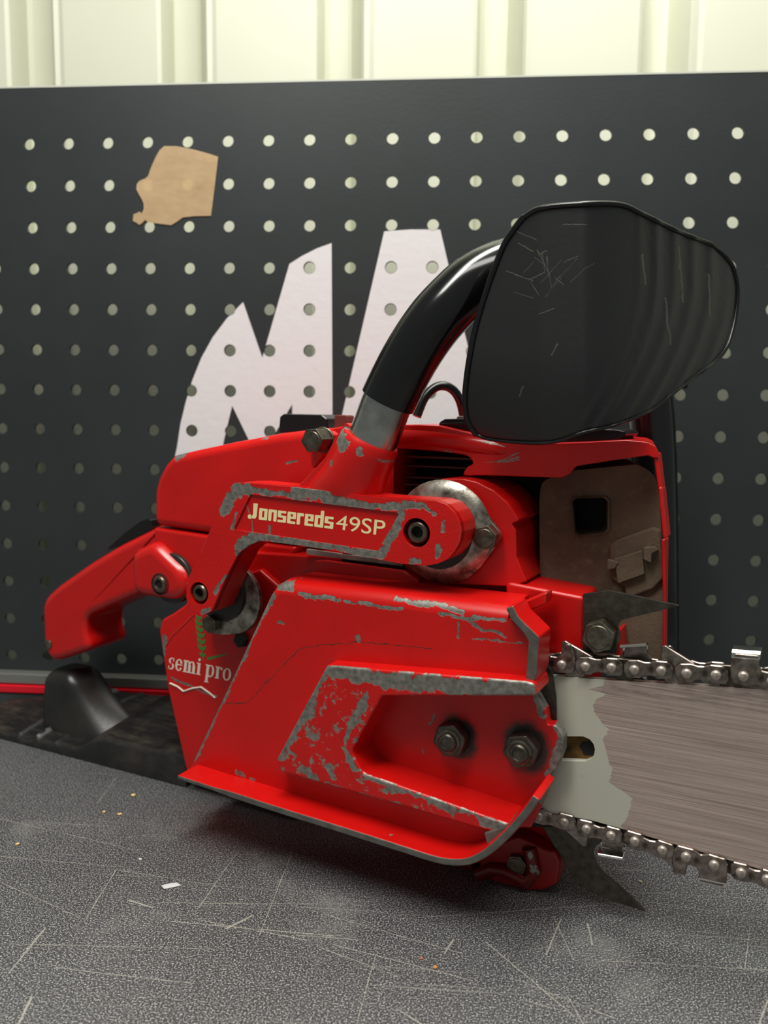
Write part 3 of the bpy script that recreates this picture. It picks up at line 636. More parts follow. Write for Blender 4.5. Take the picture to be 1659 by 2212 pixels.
# ---- rear handle
y0, y1 = 28, 56
hp = round_poly(T(1, [(960, 640), (905, 676), (720, 768), (550, 870), (350, 1010), (278, 1076), (256, 1130), (264, 1250), (266, 1350), (290, 1430), (330, 1462), (385, 1446), (540, 1392), (550, 1366), (522, 1290), (526, 1192), (640, 1140), (800, 1072), (960, 1000), (980, 700)], y0), [5, 5, 9, 9, 9, 6, 6, 6, 6, 5, 5, 5, 5, 4, 3, 3, 6, 6, 5, 5])
pillow('rear_handle', hp, y0-2, y1, 4.6, red('handle_red', edge=.0, rough=.3), saw)
hb = round_poly(T(1, [(770, 815), (790, 800), (905, 745), (960, 800), (1030, 868), (1085, 915), (1112, 985), (1100, 1060), (1040, 1104), (900, 1085), (780, 1065)], 12), [6, 6, 6, 6, 6, 6, 6, 6, 6, 6, 6])
hs = L(*zp(1, [(956, 1000)])[0], 12)
pillow('handle_boss', hb, 12, 44, 5.5, M['red_clean'], saw)
lathe('screw_recess', hs, [(5.9, 12.4), (5.9, 11.75), (5.3, 11.6), (4.6, 13.0)], M['void'], saw)
socket_screw(hs, 4.5, 10.6, 12.5, saw, 1.1)
prism('rubber_bush', circle(L(*zp(1, [(1012, 968)])[0], 15), 13.6, 36), 15.5, 50, M['rubber'], saw, bevel=1)
prism('throttle_lock', round_poly(T(1, [(640, 800), (760, 690), (845, 628), (880, 612), (915, 612), (925, 670), (850, 712), (720, 775)], 40), 1.2), 38, 54, M['knob'], saw, bevel=1.5, segs=3)
lathe('handle_pin', L(*zp(1, [(313, 1352)])[0], 29), [(2.9, 28), (2.9, 25.4), (2.2, 24.7), (0, 24.4)], M['bolt'], saw)
tr_ = round_poly(T(1, [(385, 1130), (525, 1165), (520, 1300), (560, 1370), (400, 1420), (420, 1280)], 40), 2)
prism('handle_web', tr_, 36, 56, M['red_clean'], saw, bevel=3, segs=3)
# black rubber foot
ft = tag(None, ) if False else None
def foot():
    yl = 16.; px_x = lambda px, py=1600: L(px, py, yl)[0]
    prof = [(px_x(-70), 5), (px_x(0), 5.5), (px_x(62), 5), (px_x(74), 6.5), (px_x(120), 6), (px_x(155), 6.5), (px_x(172), 9), (px_x(200), 15.5), (px_x(224), 17.5), (px_x(262), 17), (px_x(320), 16.5), (px_x(350), 18), (px_x(400), 18)]
    X_ = [p[0] for p in prof]; Hh = [p[1] for p in prof]
    xa, xb = X_[0], X_[-1]; nx, ny = 130, 26
    yfar = lambda x: max(yl+6, min(90, (143+.375*x)/.927))
    bm = bmesh.new(); top, bot = [], []
    for i in range(nx+1):
        x = xa+(xb-xa)*i/nx; ra, rb = [], []
        for j in range(ny+1):
            d = (j/ny)**1.3; y = yl+d*(yfar(x)-yl)
            xs = x-(y-yl)*.25                       # the step runs slantwise across the plate
            h = float(np.interp(xs, X_, Hh))
            g = min(abs(xs-px_x(74)-.0), 99); h += 2.0*math.exp(-(g/1.8)**2)+1.6*math.exp(-((xs-px_x(34))/1.8)**2)+.9*math.exp(-((xs-px_x(112))/1.6)**2)
            e = (y-yl); h -= (1-e/3.5)**2*3.0 if e < 3.5 else 0
            h += 16.*min(1, max(0, (y-yl-3)/45.))*float(np.interp(xs, [px_x(60), px_x(190), px_x(260)], [1, .8, .6]))
            e2 = x-xa; h *= min(1, .3+e2/8)
            ra.append(bm.verts.new((x, y, max(1.4, h)))); rb.append(bm.verts.new((x, y, 0.05)))
        top.append(ra); bot.append(rb)
    for i in range(nx):
        for j in range(ny):
            bm.faces.new((top[i][j], top[i+1][j], top[i+1][j+1], top[i][j+1])); bm.faces.new((bot[i][j], bot[i][j+1], bot[i+1][j+1], bot[i+1][j]))
        bm.faces.new((bot[i][0], bot[i+1][0], top[i+1][0], top[i][0])); bm.faces.new((bot[i+1][ny], bot[i][ny], top[i][ny], top[i+1][ny]))
    for j in range(ny):
        bm.faces.new((bot[0][j+1], bot[0][j], top[0][j], top[0][j+1])); bm.faces.new((bot[nx][j], bot[nx][j+1], top[nx][j+1], top[nx][j]))
    fo = finish(bm, 'foot_guard', foot_mat(), saw, angle=50)
    # neck that rises to the grip: upright on its left, sweeping down to the plate on its right
    xl, xtop, xbase = L(101, 1470, 34)[0], L(222, 1420, 34)[0], L(372, 1520, 34)[0]
    bm = bmesh.new(); rings = []; N = 40
    pn = [L(p, 1480, 27)[0] for p in (150, 212)]; pf = [L(p, 1480, 50)[0] for p in (222, 350)]
    for k in range(17):
        s_ = k/16; z = 6+39*s_; q_ = (1-s_)**1.5
        xn, xf_ = pn[0]+(pn[1]-pn[0])*q_, pf[0]+(pf[1]-pf[0])*q_
        x0_ = xl+5*s_**3; yn, yf_ = 27-2*(1-s_)**2, 52
        if s_ > .8: sh_ = ((s_-.8)/.2)**2*4; x0_ += sh_; xn -= sh_; xf_ -= sh_; yn += sh_; yf_ -= sh_
        ring = []
        for m in range(N):
            a = 2*math.pi*m/N; ca, sa = math.cos(a), math.sin(a); e = .45
            kx, ky = (math.copysign(abs(ca)**e, ca)+1)/2, (math.copysign(abs(sa)**e, sa)+1)/2
            xr = xn+(xf_-xn)*ky
            ring.append(bm.verts.new((x0_+(xr-x0_)*kx, yn+(yf_-yn)*ky, z)))
        rings.append(ring)
    for a_, b_ in zip(rings, rings[1:]):
        for m in range(N): bm.faces.new((a_[m], a_[(m+1) % N], b_[(m+1) % N], b_[m]))
    bm.faces.new(rings[0][::-1]); bm.faces.new(rings[-1])
    finish(bm, 'foot_neck', M['rubber'], saw, angle=60)
    return fo
def foot_mat():
    t = NT('dusty_rubber'); mp = t.n('ShaderNodeMapping'); mp.inputs['Scale'].default_value = (30, 160, 30); t.set(mp, 'Vector', t.obj())
    d = t.math('MULTIPLY', t.ramp(t.noise(1, 7, .75, mp.outputs[0]), .45, .75), t.ramp(t.noise(24, 5, .7), .35, .65))
    return t.out(col=t.mix(t.math('MULTIPLY', d, .30), lin((25, 25, 25)), lin((140, 122, 96))), rough=t.mixf(d, .38, .8), nor=t.bump(t.noise(160, 6, .7), .3, .0006), spec=.5)
foot()

# ---- front handle tube
tp = [(778, 1010, -4), (815, 925, -4), (838, 866, -4), (884, 776, -4), (933, 702, -2), (982, 648, 2), (1030, 607, 8), (1090, 578, 20), (1160, 560, 42), (1240, 570, 78), (1310, 620, 112), (1370, 720, 138), (1402, 850, 150), (1412, 980, 152), (1416, 1120, 152), (1418, 1300, 152), (1418, 1400, 150), (1405, 1470, 140), (1385, 1500, 122), (1365, 1510, 95)]
tw = smooth_line([ax(*p) for p in tp], 6)
k1 = 12
tube('handle_tube', [tuple(p) for p in tw[:k1+3]], 10.9, M['alu'], saw, 36)
gl = [tuple(p) for p in tw[k1:]]
tube('handle_grip', gl, 12.0, M['gloss'], saw, 36)

# ---- hand guard
def guard():
    left = [(690, 130), (625, 222), (580, 330), (545, 430), (512, 540), (488, 650), (472, 750), (464, 850), (475, 930), (508, 982)]
    top = [(690, 130), (760, 92), (900, 76), (1070, 76), (1160, 112), (1300, 180), (1440, 235)]
    right = [(1440, 235), (1490, 280), (1525, 335), (1540, 430), (1520, 570), (1470, 675), (1340, 778)]
    bot = [(508, 982), (560, 1002), (700, 1016), (820, 1012), (930, 975), (1060, 945), (1200, 885), (1340, 778)]
    def res(pts, n):
        p = np.array(smooth_line(pts, 12)); s = np.r_[0, np.cumsum(np.hypot(*np.diff(p, axis=0).T))]; t = np.linspace(0, s[-1], n+1)
        return np.c_[np.interp(t, s, p[:, 0]), np.interp(t, s, p[:, 1])]
    ns, nt = 72, 44
    Tt, Bb, Ll, Rr = res(top, ns), res(bot, ns), res(left, nt), res(right, nt)
    bm = bmesh.new(); G = []
    for i in range(ns+1):
        u = i/ns; row = []
        for j in range(nt+1):
            v = j/nt
            p = (1-v)*Tt[i]+v*Bb[i]+(1-u)*Ll[j]+u*Rr[j]-((1-u)*(1-v)*Tt[0]+u*(1-v)*Tt[-1]+(1-u)*v*Bb[0]+u*v*Bb[-1])
            # depth: wing faces the operator's side, then the guard turns away across the saw
            zx = p[0]
            k = max(0, (zx-930)/600.); y = -14+6*(1-min(1, (zx-460)/300.)) + 92*k**1.35
            y += 9*max(0, v-.6)**2*6*(1-u)   # lower end tucks in
            rb = 0
            ph = zx+250*max(0, (p[1]-380)/600.)**1.7
            if ph > 1130: rb = 1.0*max(0, math.sin((ph-1130)/72*2*math.pi))**.7*min(1, (ph-1130)/40)*min(1, (1520-zx)/60 if zx < 1520 else 0)
            y -= rb
            q = zp(6, [tuple(p)])[0]; x, z = L(q[0], q[1], y); row.append(bm.verts.new((x, y, z)))
        G.append(row)
    for i in range(ns):
        for j in range(nt): bm.faces.new((G[i][j], G[i+1][j], G[i+1][j+1], G[i][j+1]))
    rimp = [G[i][0].co.copy() for i in range(ns+1)]+[G[ns][j].co.copy() for j in range(1, nt+1)]+[G[i][nt].co.copy() for i in range(ns-1, -1, -1)]+[G[0][j].co.copy() for j in range(nt-1, 0, -1)]
    o = finish(bm, 'hand_guard', guard_mat(), saw, angle=180)
    m = o.modifiers.new('solid', 'SOLIDIFY'); m.thickness = .0026; m.offset = 1
    # make sure the sheet thickens away from the viewer
    n = o.data.polygons[len(o.data.polygons)//3].normal
    if n.y > 0: m.offset = -1
    m.offset = -1 if n.y < 0 else 1
    bm = bmesh.new(); rp = [tuple(p) for p in rimp]; rp.append(rp[0]); rp.append(rp[1])
    add_tube(bm, rp, [1.0 if (i < ns+nt*.9) else (.7 if i < 2*ns+nt else 1.25) for i in range(len(rp))], 10); finish(bm, 'guard_rim', M['knob'], o)
    return o
def guard_mat():
    t = NT('scuffed_plastic'); rg = random.Random(5); sg = []
    for k in range(22):
        cx, cy = rg.gauss(1185, 38), rg.gauss(590, 46); a = rg.choice((.5, -.9, 1.2, -.3, .8))+rg.uniform(-.3, .3); l = rg.uniform(8, 34)
        sg.append((L(cx-l*math.cos(a), cy-l*math.sin(a), -10), L(cx+l*math.cos(a), cy+l*math.sin(a), -10), rg.uniform(.12, .3)))
    for x0, y0, x1, y1 in ((1395, 560, 1400, 620), (1455, 520, 1462, 640), (1510, 560, 1512, 660), (1432, 640, 1440, 740), (1170, 860, 1180, 842), (1240, 780, 1252, 760)): sg.append((L(x0, y0, 20), L(x1, y1, 20), .5))
    f = t.segfield(sg, warp=1.6, wscale=220); f = t.ramp(t.math('ADD', f, t.math('MULTIPLY', t.math('SUBTRACT', t.noise(300, 3, .6), .5), 1.2)), .15, .8)
    dirt = t.math('MULTIPLY', t.ramp(t.noise(60, 7, .75), .68, .82), .22)
    col = t.mix(t.math('ADD', t.math('MULTIPLY', f, .3), dirt, clamp=True), lin((33, 34, 34)), lin((130, 126, 116)))
    return t.out(col=col, rough=.40, nor=t.bump(t.math('ADD', t.noise(240, 4, .6), t.math('MULTIPLY', f, 2.)), .22, .0004), spec=.5)
guard()
prism('guard_foot', round_poly(T(6, [(800, 1000), (920, 960), (1060, 965), (1110, 975), (1060, 1015), (820, 1030)], 30), 1.5), 30, 60, M['knob'], saw, bevel=1)

# ---- guide bar
bt = T(5, [(560, 452), (650, 456), (900, 473), (1300, 497), (1659, 519)], 0); bb = T(5, [(1659, 1372), (1300, 1268), (1000, 1180), (830, 1133), (590, 1088), (500, 1070)], 0)
# the bar goes on out of the frame to a round nose; NOSE is the run of the chain's rivets there
_t0, _t1 = T(5, [(1413, 456), (1543, 461)], -3.2); _b0, _b1 = T(5, [(1655, 1420), (1532, 1388)], -3.2)
NC = (338., 71.)
NOSE = [_t0, _t1, (215, 107), (262, 107.5), (305, 103.5), (330, 97.5)]+[(NC[0]+27*math.cos(math.radians(a_)), NC[1]+27*math.sin(math.radians(a_))) for a_ in range(75, -76, -25)]+[(330, 44.5), (305, 38.5), (262, 33.5), (215, 33), _b0, _b1]
NOSE = [tuple(p) for p in smooth_line(NOSE, 8)]
NOSE = NOSE[8:-8]                            # starts on the last traced rivet above, ends on the first one below
_off = []
for i_, p in enumerate(NOSE):
    d_ = (Vector(NOSE[min(i_+1, len(NOSE)-1)])-Vector(NOSE[max(i_-1, 0)])).normalized(); _off.append(tuple(Vector(p)+Vector((d_.y, -d_.x))*4.6))
bt = bt+[p for p in _off if p[0] > bt[-1][0]+4]
sl = round_poly(T(5, [(600, 738), (790, 738), (822, 752), (840, 775), (846, 800), (842, 825), (828, 845), (800, 857), (600, 850)], 0), [0, 1.5, 1.5, 1.5, 1.5, 1.5, 1.5, 1.5, 0])
def bar_mat():
    t = NT('guide_bar_steel'); co = t.obj(); sp = t.n('ShaderNodeSeparateXYZ'); t.set(sp, 0, co)
    bd = T(5, [(890, 430), (880, 505), (800, 523), (905, 545), (832, 575), (838, 640), (880, 690), (908, 712), (875, 755), (905, 850), (922, 895), (908, 960), (1012, 1035), (1002, 1105), (965, 1170), (1000, 1250)], -1.6)
    cv = t.n('ShaderNodeFloatCurve'); c = cv.mapping.curves[0]
    z0_, z1_ = 20., 110.; xa, xb = 80., 180.
    pts = sorted([((p[1]-z0_)/(z1_-z0_), (p[0]-xa)/(xb-xa)) for p in bd])
    c.points[0].location = pts[0]; c.points[1].location = pts[-1]
    for p in pts[1:-1]: q = c.points.new(*p)
    for q in c.points: q.handle_type = 'VECTOR'
    cv.mapping.update()
    t.set(cv, 'Value', t.ramp(sp.outputs[2], z0_*MM, z1_*MM))
    e = t.ramp(cv.outputs[0], 0, 1, xa*MM, xb*MM); e = t.math('SUBTRACT', sp.outputs[0], e)
    mp0 = t.n('ShaderNodeMapping'); mp0.inputs['Scale'].default_value = (60, 1, 150); t.set(mp0, 'Vector', co)
    e = t.math('ADD', e, t.math('MULTIPLY', t.math('SUBTRACT', t.noise(1, 10, .72, mp0.outputs[0]), .5), .006))
    mp9 = t.n('ShaderNodeMapping'); mp9.inputs['Scale'].default_value = (500, 1, 1100); t.set(mp9, 'Vector', co)
    e = t.math('ADD', e, t.math('MULTIPLY', t.math('SUBTRACT', t.noise(1, 4, .7, mp9.outputs[0]), .5), .0022))
    worn = t.ramp(e, -.0001, .0002)
    mp = t.n('ShaderNodeMapping'); mp.inputs['Rotation'].default_value = (0, .09, 0); mp.inputs['Scale'].default_value = (14, 1, 1500); t.set(mp, 'Vector', co); br = t.noise(1, 6, .7, mp.outputs[0])
    mp2 = t.n('ShaderNodeMapping'); mp2.inputs['Scale'].default_value = (22, 1, 160); t.set(mp2, 'Vector', co); st = t.ramp(t.noise(1, 6, .7, mp2.outputs[0]), .52, .75)
    top = t.ramp(sp.outputs[2], .082, .098)
    steel = t.mix(t.ramp(br, .3, .7), lin((158, 138, 130)), lin((238, 216, 206)))
    steel = t.mix(t.math('MULTIPLY', st, t.math('MULTIPLY_ADD', top, .6, .12)), steel, lin((62, 52, 46)))
    paint = t.mix(t.ramp(t.noise(60, 6, .7), .62, .78), lin((182, 180, 166)), lin((140, 136, 120)))
    col = t.mix(worn, paint, steel)
    return t.out(col=col, rough=t.mixf(worn, .5, t.ramp(br, .2, .8, .28, .46)), metal=t.math('MULTIPLY', worn, .7), nor=t.bump(t.math('ADD', t.math('MULTIPLY', br, worn), t.math('MULTIPLY', worn, -.6)), .25, .00025), aniso=.0)
gb = prism('guide_bar', bt+bb, -1.6, 1.6, bar_mat(), saw, holes=[sl], bevel=0, smooth=False)
prism('bar_slot_grime', T(5, [(600, 730), (850, 730), (850, 862), (600, 862)], 1.7), 1.7, 2.1, simple('sawdust_grime', (122, 86, 30), .8, 0, (300, .6, .001), (110, (18, 13, 8))), saw, bevel=0)
prism('bar_slot_hole', round_poly(T(5, [(765, 790), (785, 770), (830, 765), (850, 800), (845, 835), (790, 835), (780, 810)], 1.6), .8), 1.62, 1.9, M['void'], saw, bevel=0)
prism('chain_plate', round_poly(T(5, [(560, 400), (600, 395), (640, 430), (660, 560), (662, 700), (600, 690), (560, 560)], -4), 2), -4.2, -3.4, M['dark_steel'], saw, bevel=.2)

# ---- saw chain
chain = empty('saw_chain'); chain.parent = saw
top5 = [(560, 400), (685, 407), (797, 415), (920, 420), (1028, 430), (1155, 435), (1275, 448), (1413, 456), (1543, 461)]
bot5 = [(577, 1122), (697, 1150), (802, 1183), (918, 1213), (1030, 1240), (1160, 1282), (1272, 1313), (1405, 1352), (1532, 1388), (1655, 1420)]
TP = T(5, top5, -3.2); BP = T(5, bot5, -3.2)
TP.insert(0, (TP[0][0]-9.5, TP[0][1])); TP.insert(0, (TP[0][0]-9.5, TP[0][1])); BP.insert(0, (BP[0][0]-9.5, BP[0][1]))
pch = 9.6
def strap_poly(p, cut=0):
    r = 3.7
    pts = [(-4.1, -1.2), (-3.2, -3.3), (1.9, -3.4), (2.6, -2.5), (p*.5, -2.1), (p-2.6, -2.5), (p-1.9, -3.4), (p+3.2, -3.3), (p+4.1, -1.2), (p+3.9, 1.6), (p+2.2, 3.5), (p-1.6, 3.7), (p*.5+1, 3.0), (p*.5-1, 3.0), (1.6, 3.7), (-2.2, 3.5), (-3.9, 1.6)]
    return round_poly(pts, .8, 3)
def mesh_of(fn, name, mats, bevel=.35):
    bm = bmesh.new(); fn(bm); bmesh.ops.recalc_face_normals(bm, faces=bm.faces)
    bmesh.ops.bevel(bm, geom=[e for e in bm.edges if len(e.link_faces) == 2 and e.calc_face_angle(0) > .8], offset=bevel, segments=1, affect='EDGES')
    bmesh.ops.scale(bm, vec=(MM,)*3, verts=bm.verts); me = bpy.data.meshes.new(name); bm.to_mesh(me); bm.free()
    for m in mats: me.materials.append(m)
    return me
def f_strap(bm): add_prism(bm, strap_poly(pch), -.65, .65)
def f_cut(bm):
    p = pch
    pts = [(-4.4, -1.2), (-3.4, -3.4), (2, -3.5), (p*.5, -2.3), (p-2, -3.5), (p+3.4, -3.4), (p+4.6, -.5), (p+4.6, 4.2), (p+3.4, 8.6), (p+1.6, 8.2), (p+.6, 4.6), (p-1.6, 3.0), (p*.5+1.0, 3.2), (4.6, 5.2), (4.4, 8.6), (-4.0, 7.8), (-4.8, 4.5)]
    add_prism(bm, round_poly(pts, .7, 2), -.65, .65)
def f_top(bm):    # the chrome top plate, bent over towards the bar's middle
    pts = [(-.8, 6.6), (-.3, 8.6), (.6, 9.5), (5.2, 10.0), (5.2, 8.8), (1.0, 8.3), (.6, 7.8), (.6, 6.4)]
    v0 = [bm.verts.new((-5.0, y, z-.7)) for y, z in pts]; v1 = [bm.verts.new((4.8, y, z+.3)) for y, z in pts]; n = len(pts)
    for i in range(n): j = (i+1) % n; bm.faces.new((v0[i], v0[j], v1[j], v1[i]))
    bm.faces.new(v0); bm.faces.new(v1[::-1])
def f_drive(bm):
    pts = [(-3.4, 1.5), (-3.0, -2.5), (0, -3.2), (pch*.5, -9.5), (pch, -3.2), (pch+3, -2.5), (pch+3.4, 1.5), (pch+1.5, 3.2), (-1.5, 3.2)]
    add_prism(bm, round_poly(pts, .7, 2), -.7, .7)
def f_bump(bm):
    pts = [(-3.4, 1.5), (-3.0, -2.5), (0, -3.2), (pch*.5, -9.5), (pch, -3.2), (pch+3, -2.5), (pch+3.4, 1.5), (pch+2.5, 3.4), (pch*.3, 8.2), (pch*.12, 9.2), (-.3, 8.8), (-.8, 3.4)]
    add_prism(bm, round_poly(pts, .5, 2), -.75, .75)
def f_riv(bm): add_lathe_y(bm, (0, 0), [(0, -1.7), (1.2, -1.62), (1.65, -1.3), (1.85, -.8), (1.85, 0)], 16)
me_strap = mesh_of(f_strap, 'tie_strap', [M['steel']]); me_cut = mesh_of(f_cut, 'cutter', [M['steel']]); me_topp = mesh_of(f_top, 'top_plate', [M['chrome']], .2)
me_drive = mesh_of(f_drive, 'drive_link', [M['dark_steel']]); me_bump = mesh_of(f_bump, 'drive_link', [M['steel']]); me_riv = mesh_of(f_riv, 'rivet', [M['rivet']], .01)
for q in me_riv.polygons: q.use_smooth = True
def put(name, me, a, b, y, flip=False, mirror=False):
    """a and b: rivet points (x, z); outward is up unless flip"""
    o = bpy.data.objects.new(name, me); COL.objects.link(o); o.parent = chain
    A, Bv = Vector(a), Vector(b); d = Bv-A; s = d.length/pch
    th = math.atan2(d.y, d.x); o.location = (A.x*MM, y*MM, A.y*MM); o.rotation_euler = (0, -th, 0)
    o.scale = (s, -1 if mirror else 1, 1)
    return o
def run(P, first_pair, near_cut, far_cut, flip):
    """P in order of travel; links pair (i, i+1) for i = first_pair, first_pair + 2, ..."""
    n = len(P)
    for i in range(n): o = put('rivet', me_riv, P[i], (P[i][0]+pch, P[i][1]), -3.0, flip)
    for i in range(first_pair, n-1, 2):
        a, b = P[i], P[i+1]
        if i in near_cut:
            put('cutter', me_cut, a, b, -2.35)
            put('cutter_top', me_topp, a, b, -2.35); put('tie_strap', me_strap, a, b, 2.35)
        elif i in far_cut:
            put('tie_strap', me_strap, a, b, -2.35); put('cutter', me_cut, a, b, 2.35, mirror=True); put('cutter_top', me_topp, a, b, 2.35, mirror=True)
        else:
            put('tie_strap', me_strap, a, b, -2.35); put('tie_strap', me_strap, a, b, 2.35)
    for i in range(first_pair+1, n-1, 2):
        put('drive_link', me_bump if (i-1) in near_cut or (i-1) in far_cut else me_drive, P[i], P[i+1], 0)
BR = BP[::-1]     # the bottom run travels back to the left
i_cut = min(range(len(BR)), key=lambda i: abs(BR[i][0]-T(5, [(1405, 1352)], -3.2)[0][0]))
nz = np.array(NOSE); sl_ = np.r_[0, np.cumsum(np.hypot(*np.diff(nz, axis=0).T))]; n_mid = int(round(sl_[-1]/9.6))
if (len(TP)+n_mid-1+i_cut) % 2: n_mid += 1
mid = [(float(np.interp(t, sl_, nz[:, 0])), float(np.interp(t, sl_, nz[:, 1]))) for t in np.linspace(0, sl_[-1], n_mid+1)[1:-1]]
LOOP = TP+mid+BR; ic = len(TP)+len(mid)+i_cut
near = [i for i in range(2, ic-6, 8)]+[ic, ic+8]; far = [i for i in range(6, ic-6, 8)]+[ic-4, ic+4]
run(LOOP, 0, near, far, False)

# ---- bumper spikes
sp_up = T(5, [(788, 70), (850, 62), (910, 53), (960, 62), (1245, 124), (1140, 150), (1010, 182), (965, 195), (950, 225), (948, 350), (790, 345)], 6)
prism('bumper_spike', round_poly(sp_up, [.5, 1, 2, 3, .2, 3, 3, 2, 2, 1, 1]), 4.5, 6.3, M['dark_steel'], saw, bevel=.5)
hex_bolt(*zp(5, [(855, 278)])[0], 4.5, 11.5, 6, rot=.35, fl=7.5)
sp_lo = [tuple(p) for p in smooth_line(T(5, [(560, 1100), (600, 1180), (660, 1280), (700, 1340), (760, 1440), (900, 1510), (1000, 1545), (1082, 1572)], 10), 3)]+[tuple(p) for p in smooth_line(T(5, [(1030, 1520), (960, 1455), (880, 1385), (845, 1330), (835, 1290), (850, 1260), (880, 1235), (880, 1150)], 10), 3)]
prism('bumper_spike', sp_lo, 9.5, 11.4, M['dark_steel'], saw, bevel=.4)
# chain catcher and lower casting
lo = round_poly(T(5, [(300, 1280), (480, 1210), (545, 1240), (600, 1270), (655, 1285), (680, 1340), (665, 1440), (600, 1470), (520, 1470), (400, 1440), (300, 1410)], 8), 2)
prism('chain_catcher', lo, 7, 50, red('catcher_shaded_red', chips=.3, edge=.4, dark=.72), saw, bevel=2.5, segs=3)  # red darkened to paint in the shadow low under the saw; chips are wear
prism('catcher_roller', [tuple(p) for p in circle(L(*zp(5, [(205, 1370)])[0], 14), 8.5, 28)], 10, 44, red('roller_shaded_red', chips=.3, edge=.4, dark=.5), saw, bevel=1.5)  # darker red again, shadow put into the colour
hex_bolt(*zp(5, [(470, 1355)])[0], 7, 8, 2.5, mat='screw')
tube('catcher_rib', [ax(*zp(5, [q])[0], 6) for q in ((290, 1400), (360, 1370), (420, 1380), (520, 1430), (555, 1380), (530, 1270))], 3, red('rib_shaded_red', chips=.4, edge=0, dark=.5), saw, 12)  # same shadow painted into the red

# ================================================================== PRINT
def text_mesh(s, bold=0., shear=0.):
    cu = bpy.data.curves.new('t', 'FONT'); cu.body = s; cu.offset = bold; cu.shear = shear; cu.resolution_u = 6
    o = bpy.data.objects.new('t', cu); COL.objects.link(o); dg = bpy.context.evaluated_depsgraph_get(); dg.update()
    me = bpy.data.meshes.new_from_object(o.evaluated_get(dg)); bpy.data.objects.remove(o); return me
def lay(me, name, bl, br, tl, y, mat, parent, ybox=None):
    co = np.array([v.co[:] for v in me.vertices]); mn, mx = co.min(0), co.max(0)
    if ybox: mn[1], mx[1] = ybox
    a, b, c = (np.array(p) for p in (bl, br, tl))
    for v in me.vertices:
        s = (v.co.x-mn[0])/(mx[0]-mn[0]); t = (v.co.y-mn[1])/(mx[1]-mn[1]); p = a+(b-a)*s+(c-a)*t
        v.co = (p[0]*MM, y*MM, p[1]*MM)
    o = link(name, me, mat, parent); return o
yp = yA+1.0-.06
q = lambda *p: T(2, p, yp)
bl, br, tl = (np.array(p) for p in q((478, 728), (908, 784), (483, 662)))
GL = {'o': (.72, [(0, 0), (.72, 0), (.72, 1), (0, 1)], [(.27, .22), (.45, .22), (.45, .78), (.27, .78)]),
      'n': (.72, [(0, 0), (.27, 0), (.27, .78), (.45, .78), (.45, 0), (.72, 0), (.72, 1), (0, 1)], None),
      's': (.72, [(0, 0), (.72, 0), (.72, .59), (.27, .59), (.27, .79), (.69, .79), (.69, 1), (0, 1), (0, .41), (.45, .41), (.45, .21), (0, .21)], None),
      'e': (.72, [(0, 0), (.70, 0), (.70, .2), (.27, .2), (.27, .41), (.72, .41), (.72, 1), (0, 1)], [(.27, .60), (.46, .60), (.46, .81), (.27, .81)]),
      'r': (.56, [(0, 0), (.27, 0), (.27, .74), (.56, .74), (.56, 1), (0, 1)], None),
      'd': (.72, [(0, 0), (.72, 0), (.72, 1.42), (.45, 1.42), (.45, 1), (0, 1)], [(.27, .22), (.45, .22), (.45, .78), (.27, .78)])}
word = 'onsereds'; wx = sum(GL[c][0]+.09 for c in word)-.09; X = 0; bm = bmesh.new()
for c in word:
    w_, po_, ho_ = GL[c]; mpf = lambda P: [tuple(bl+(br-bl)*((p[0]+X)/wx)+(tl-bl)*p[1]) for p in P]
    add_prism(bm, round_poly(mpf(po_), .38, 3), yp, yp+.05, [round_poly(mpf(ho_), .15, 2)] if ho_ else ()); X += w_+.09
finish(bm, 'lettering', M['cream'], plq, smooth=False)
me = text_mesh('49', 0); lay(me, 'lettering', *q((922, 784), (1058, 804), (932, 700)), yp, M['cream'], plq)
me = text_mesh('SP', .004); lay(me, 'lettering', *q((1070, 806), (1205, 824), (1078, 718)), yp, M['cream'], plq)
bm = bmesh.new(); add_prism(bm, round_poly(q((448, 634), (474, 637), (466, 712), (458, 724), (438, 722), (440, 706), (446, 698)), .3), yp, yp+.05); add_prism(bm, circle(q((426, 712))[0], 1.05, 16), yp, yp+.05)
finish(bm, 'lettering', M['cream'], plq, smooth=False)
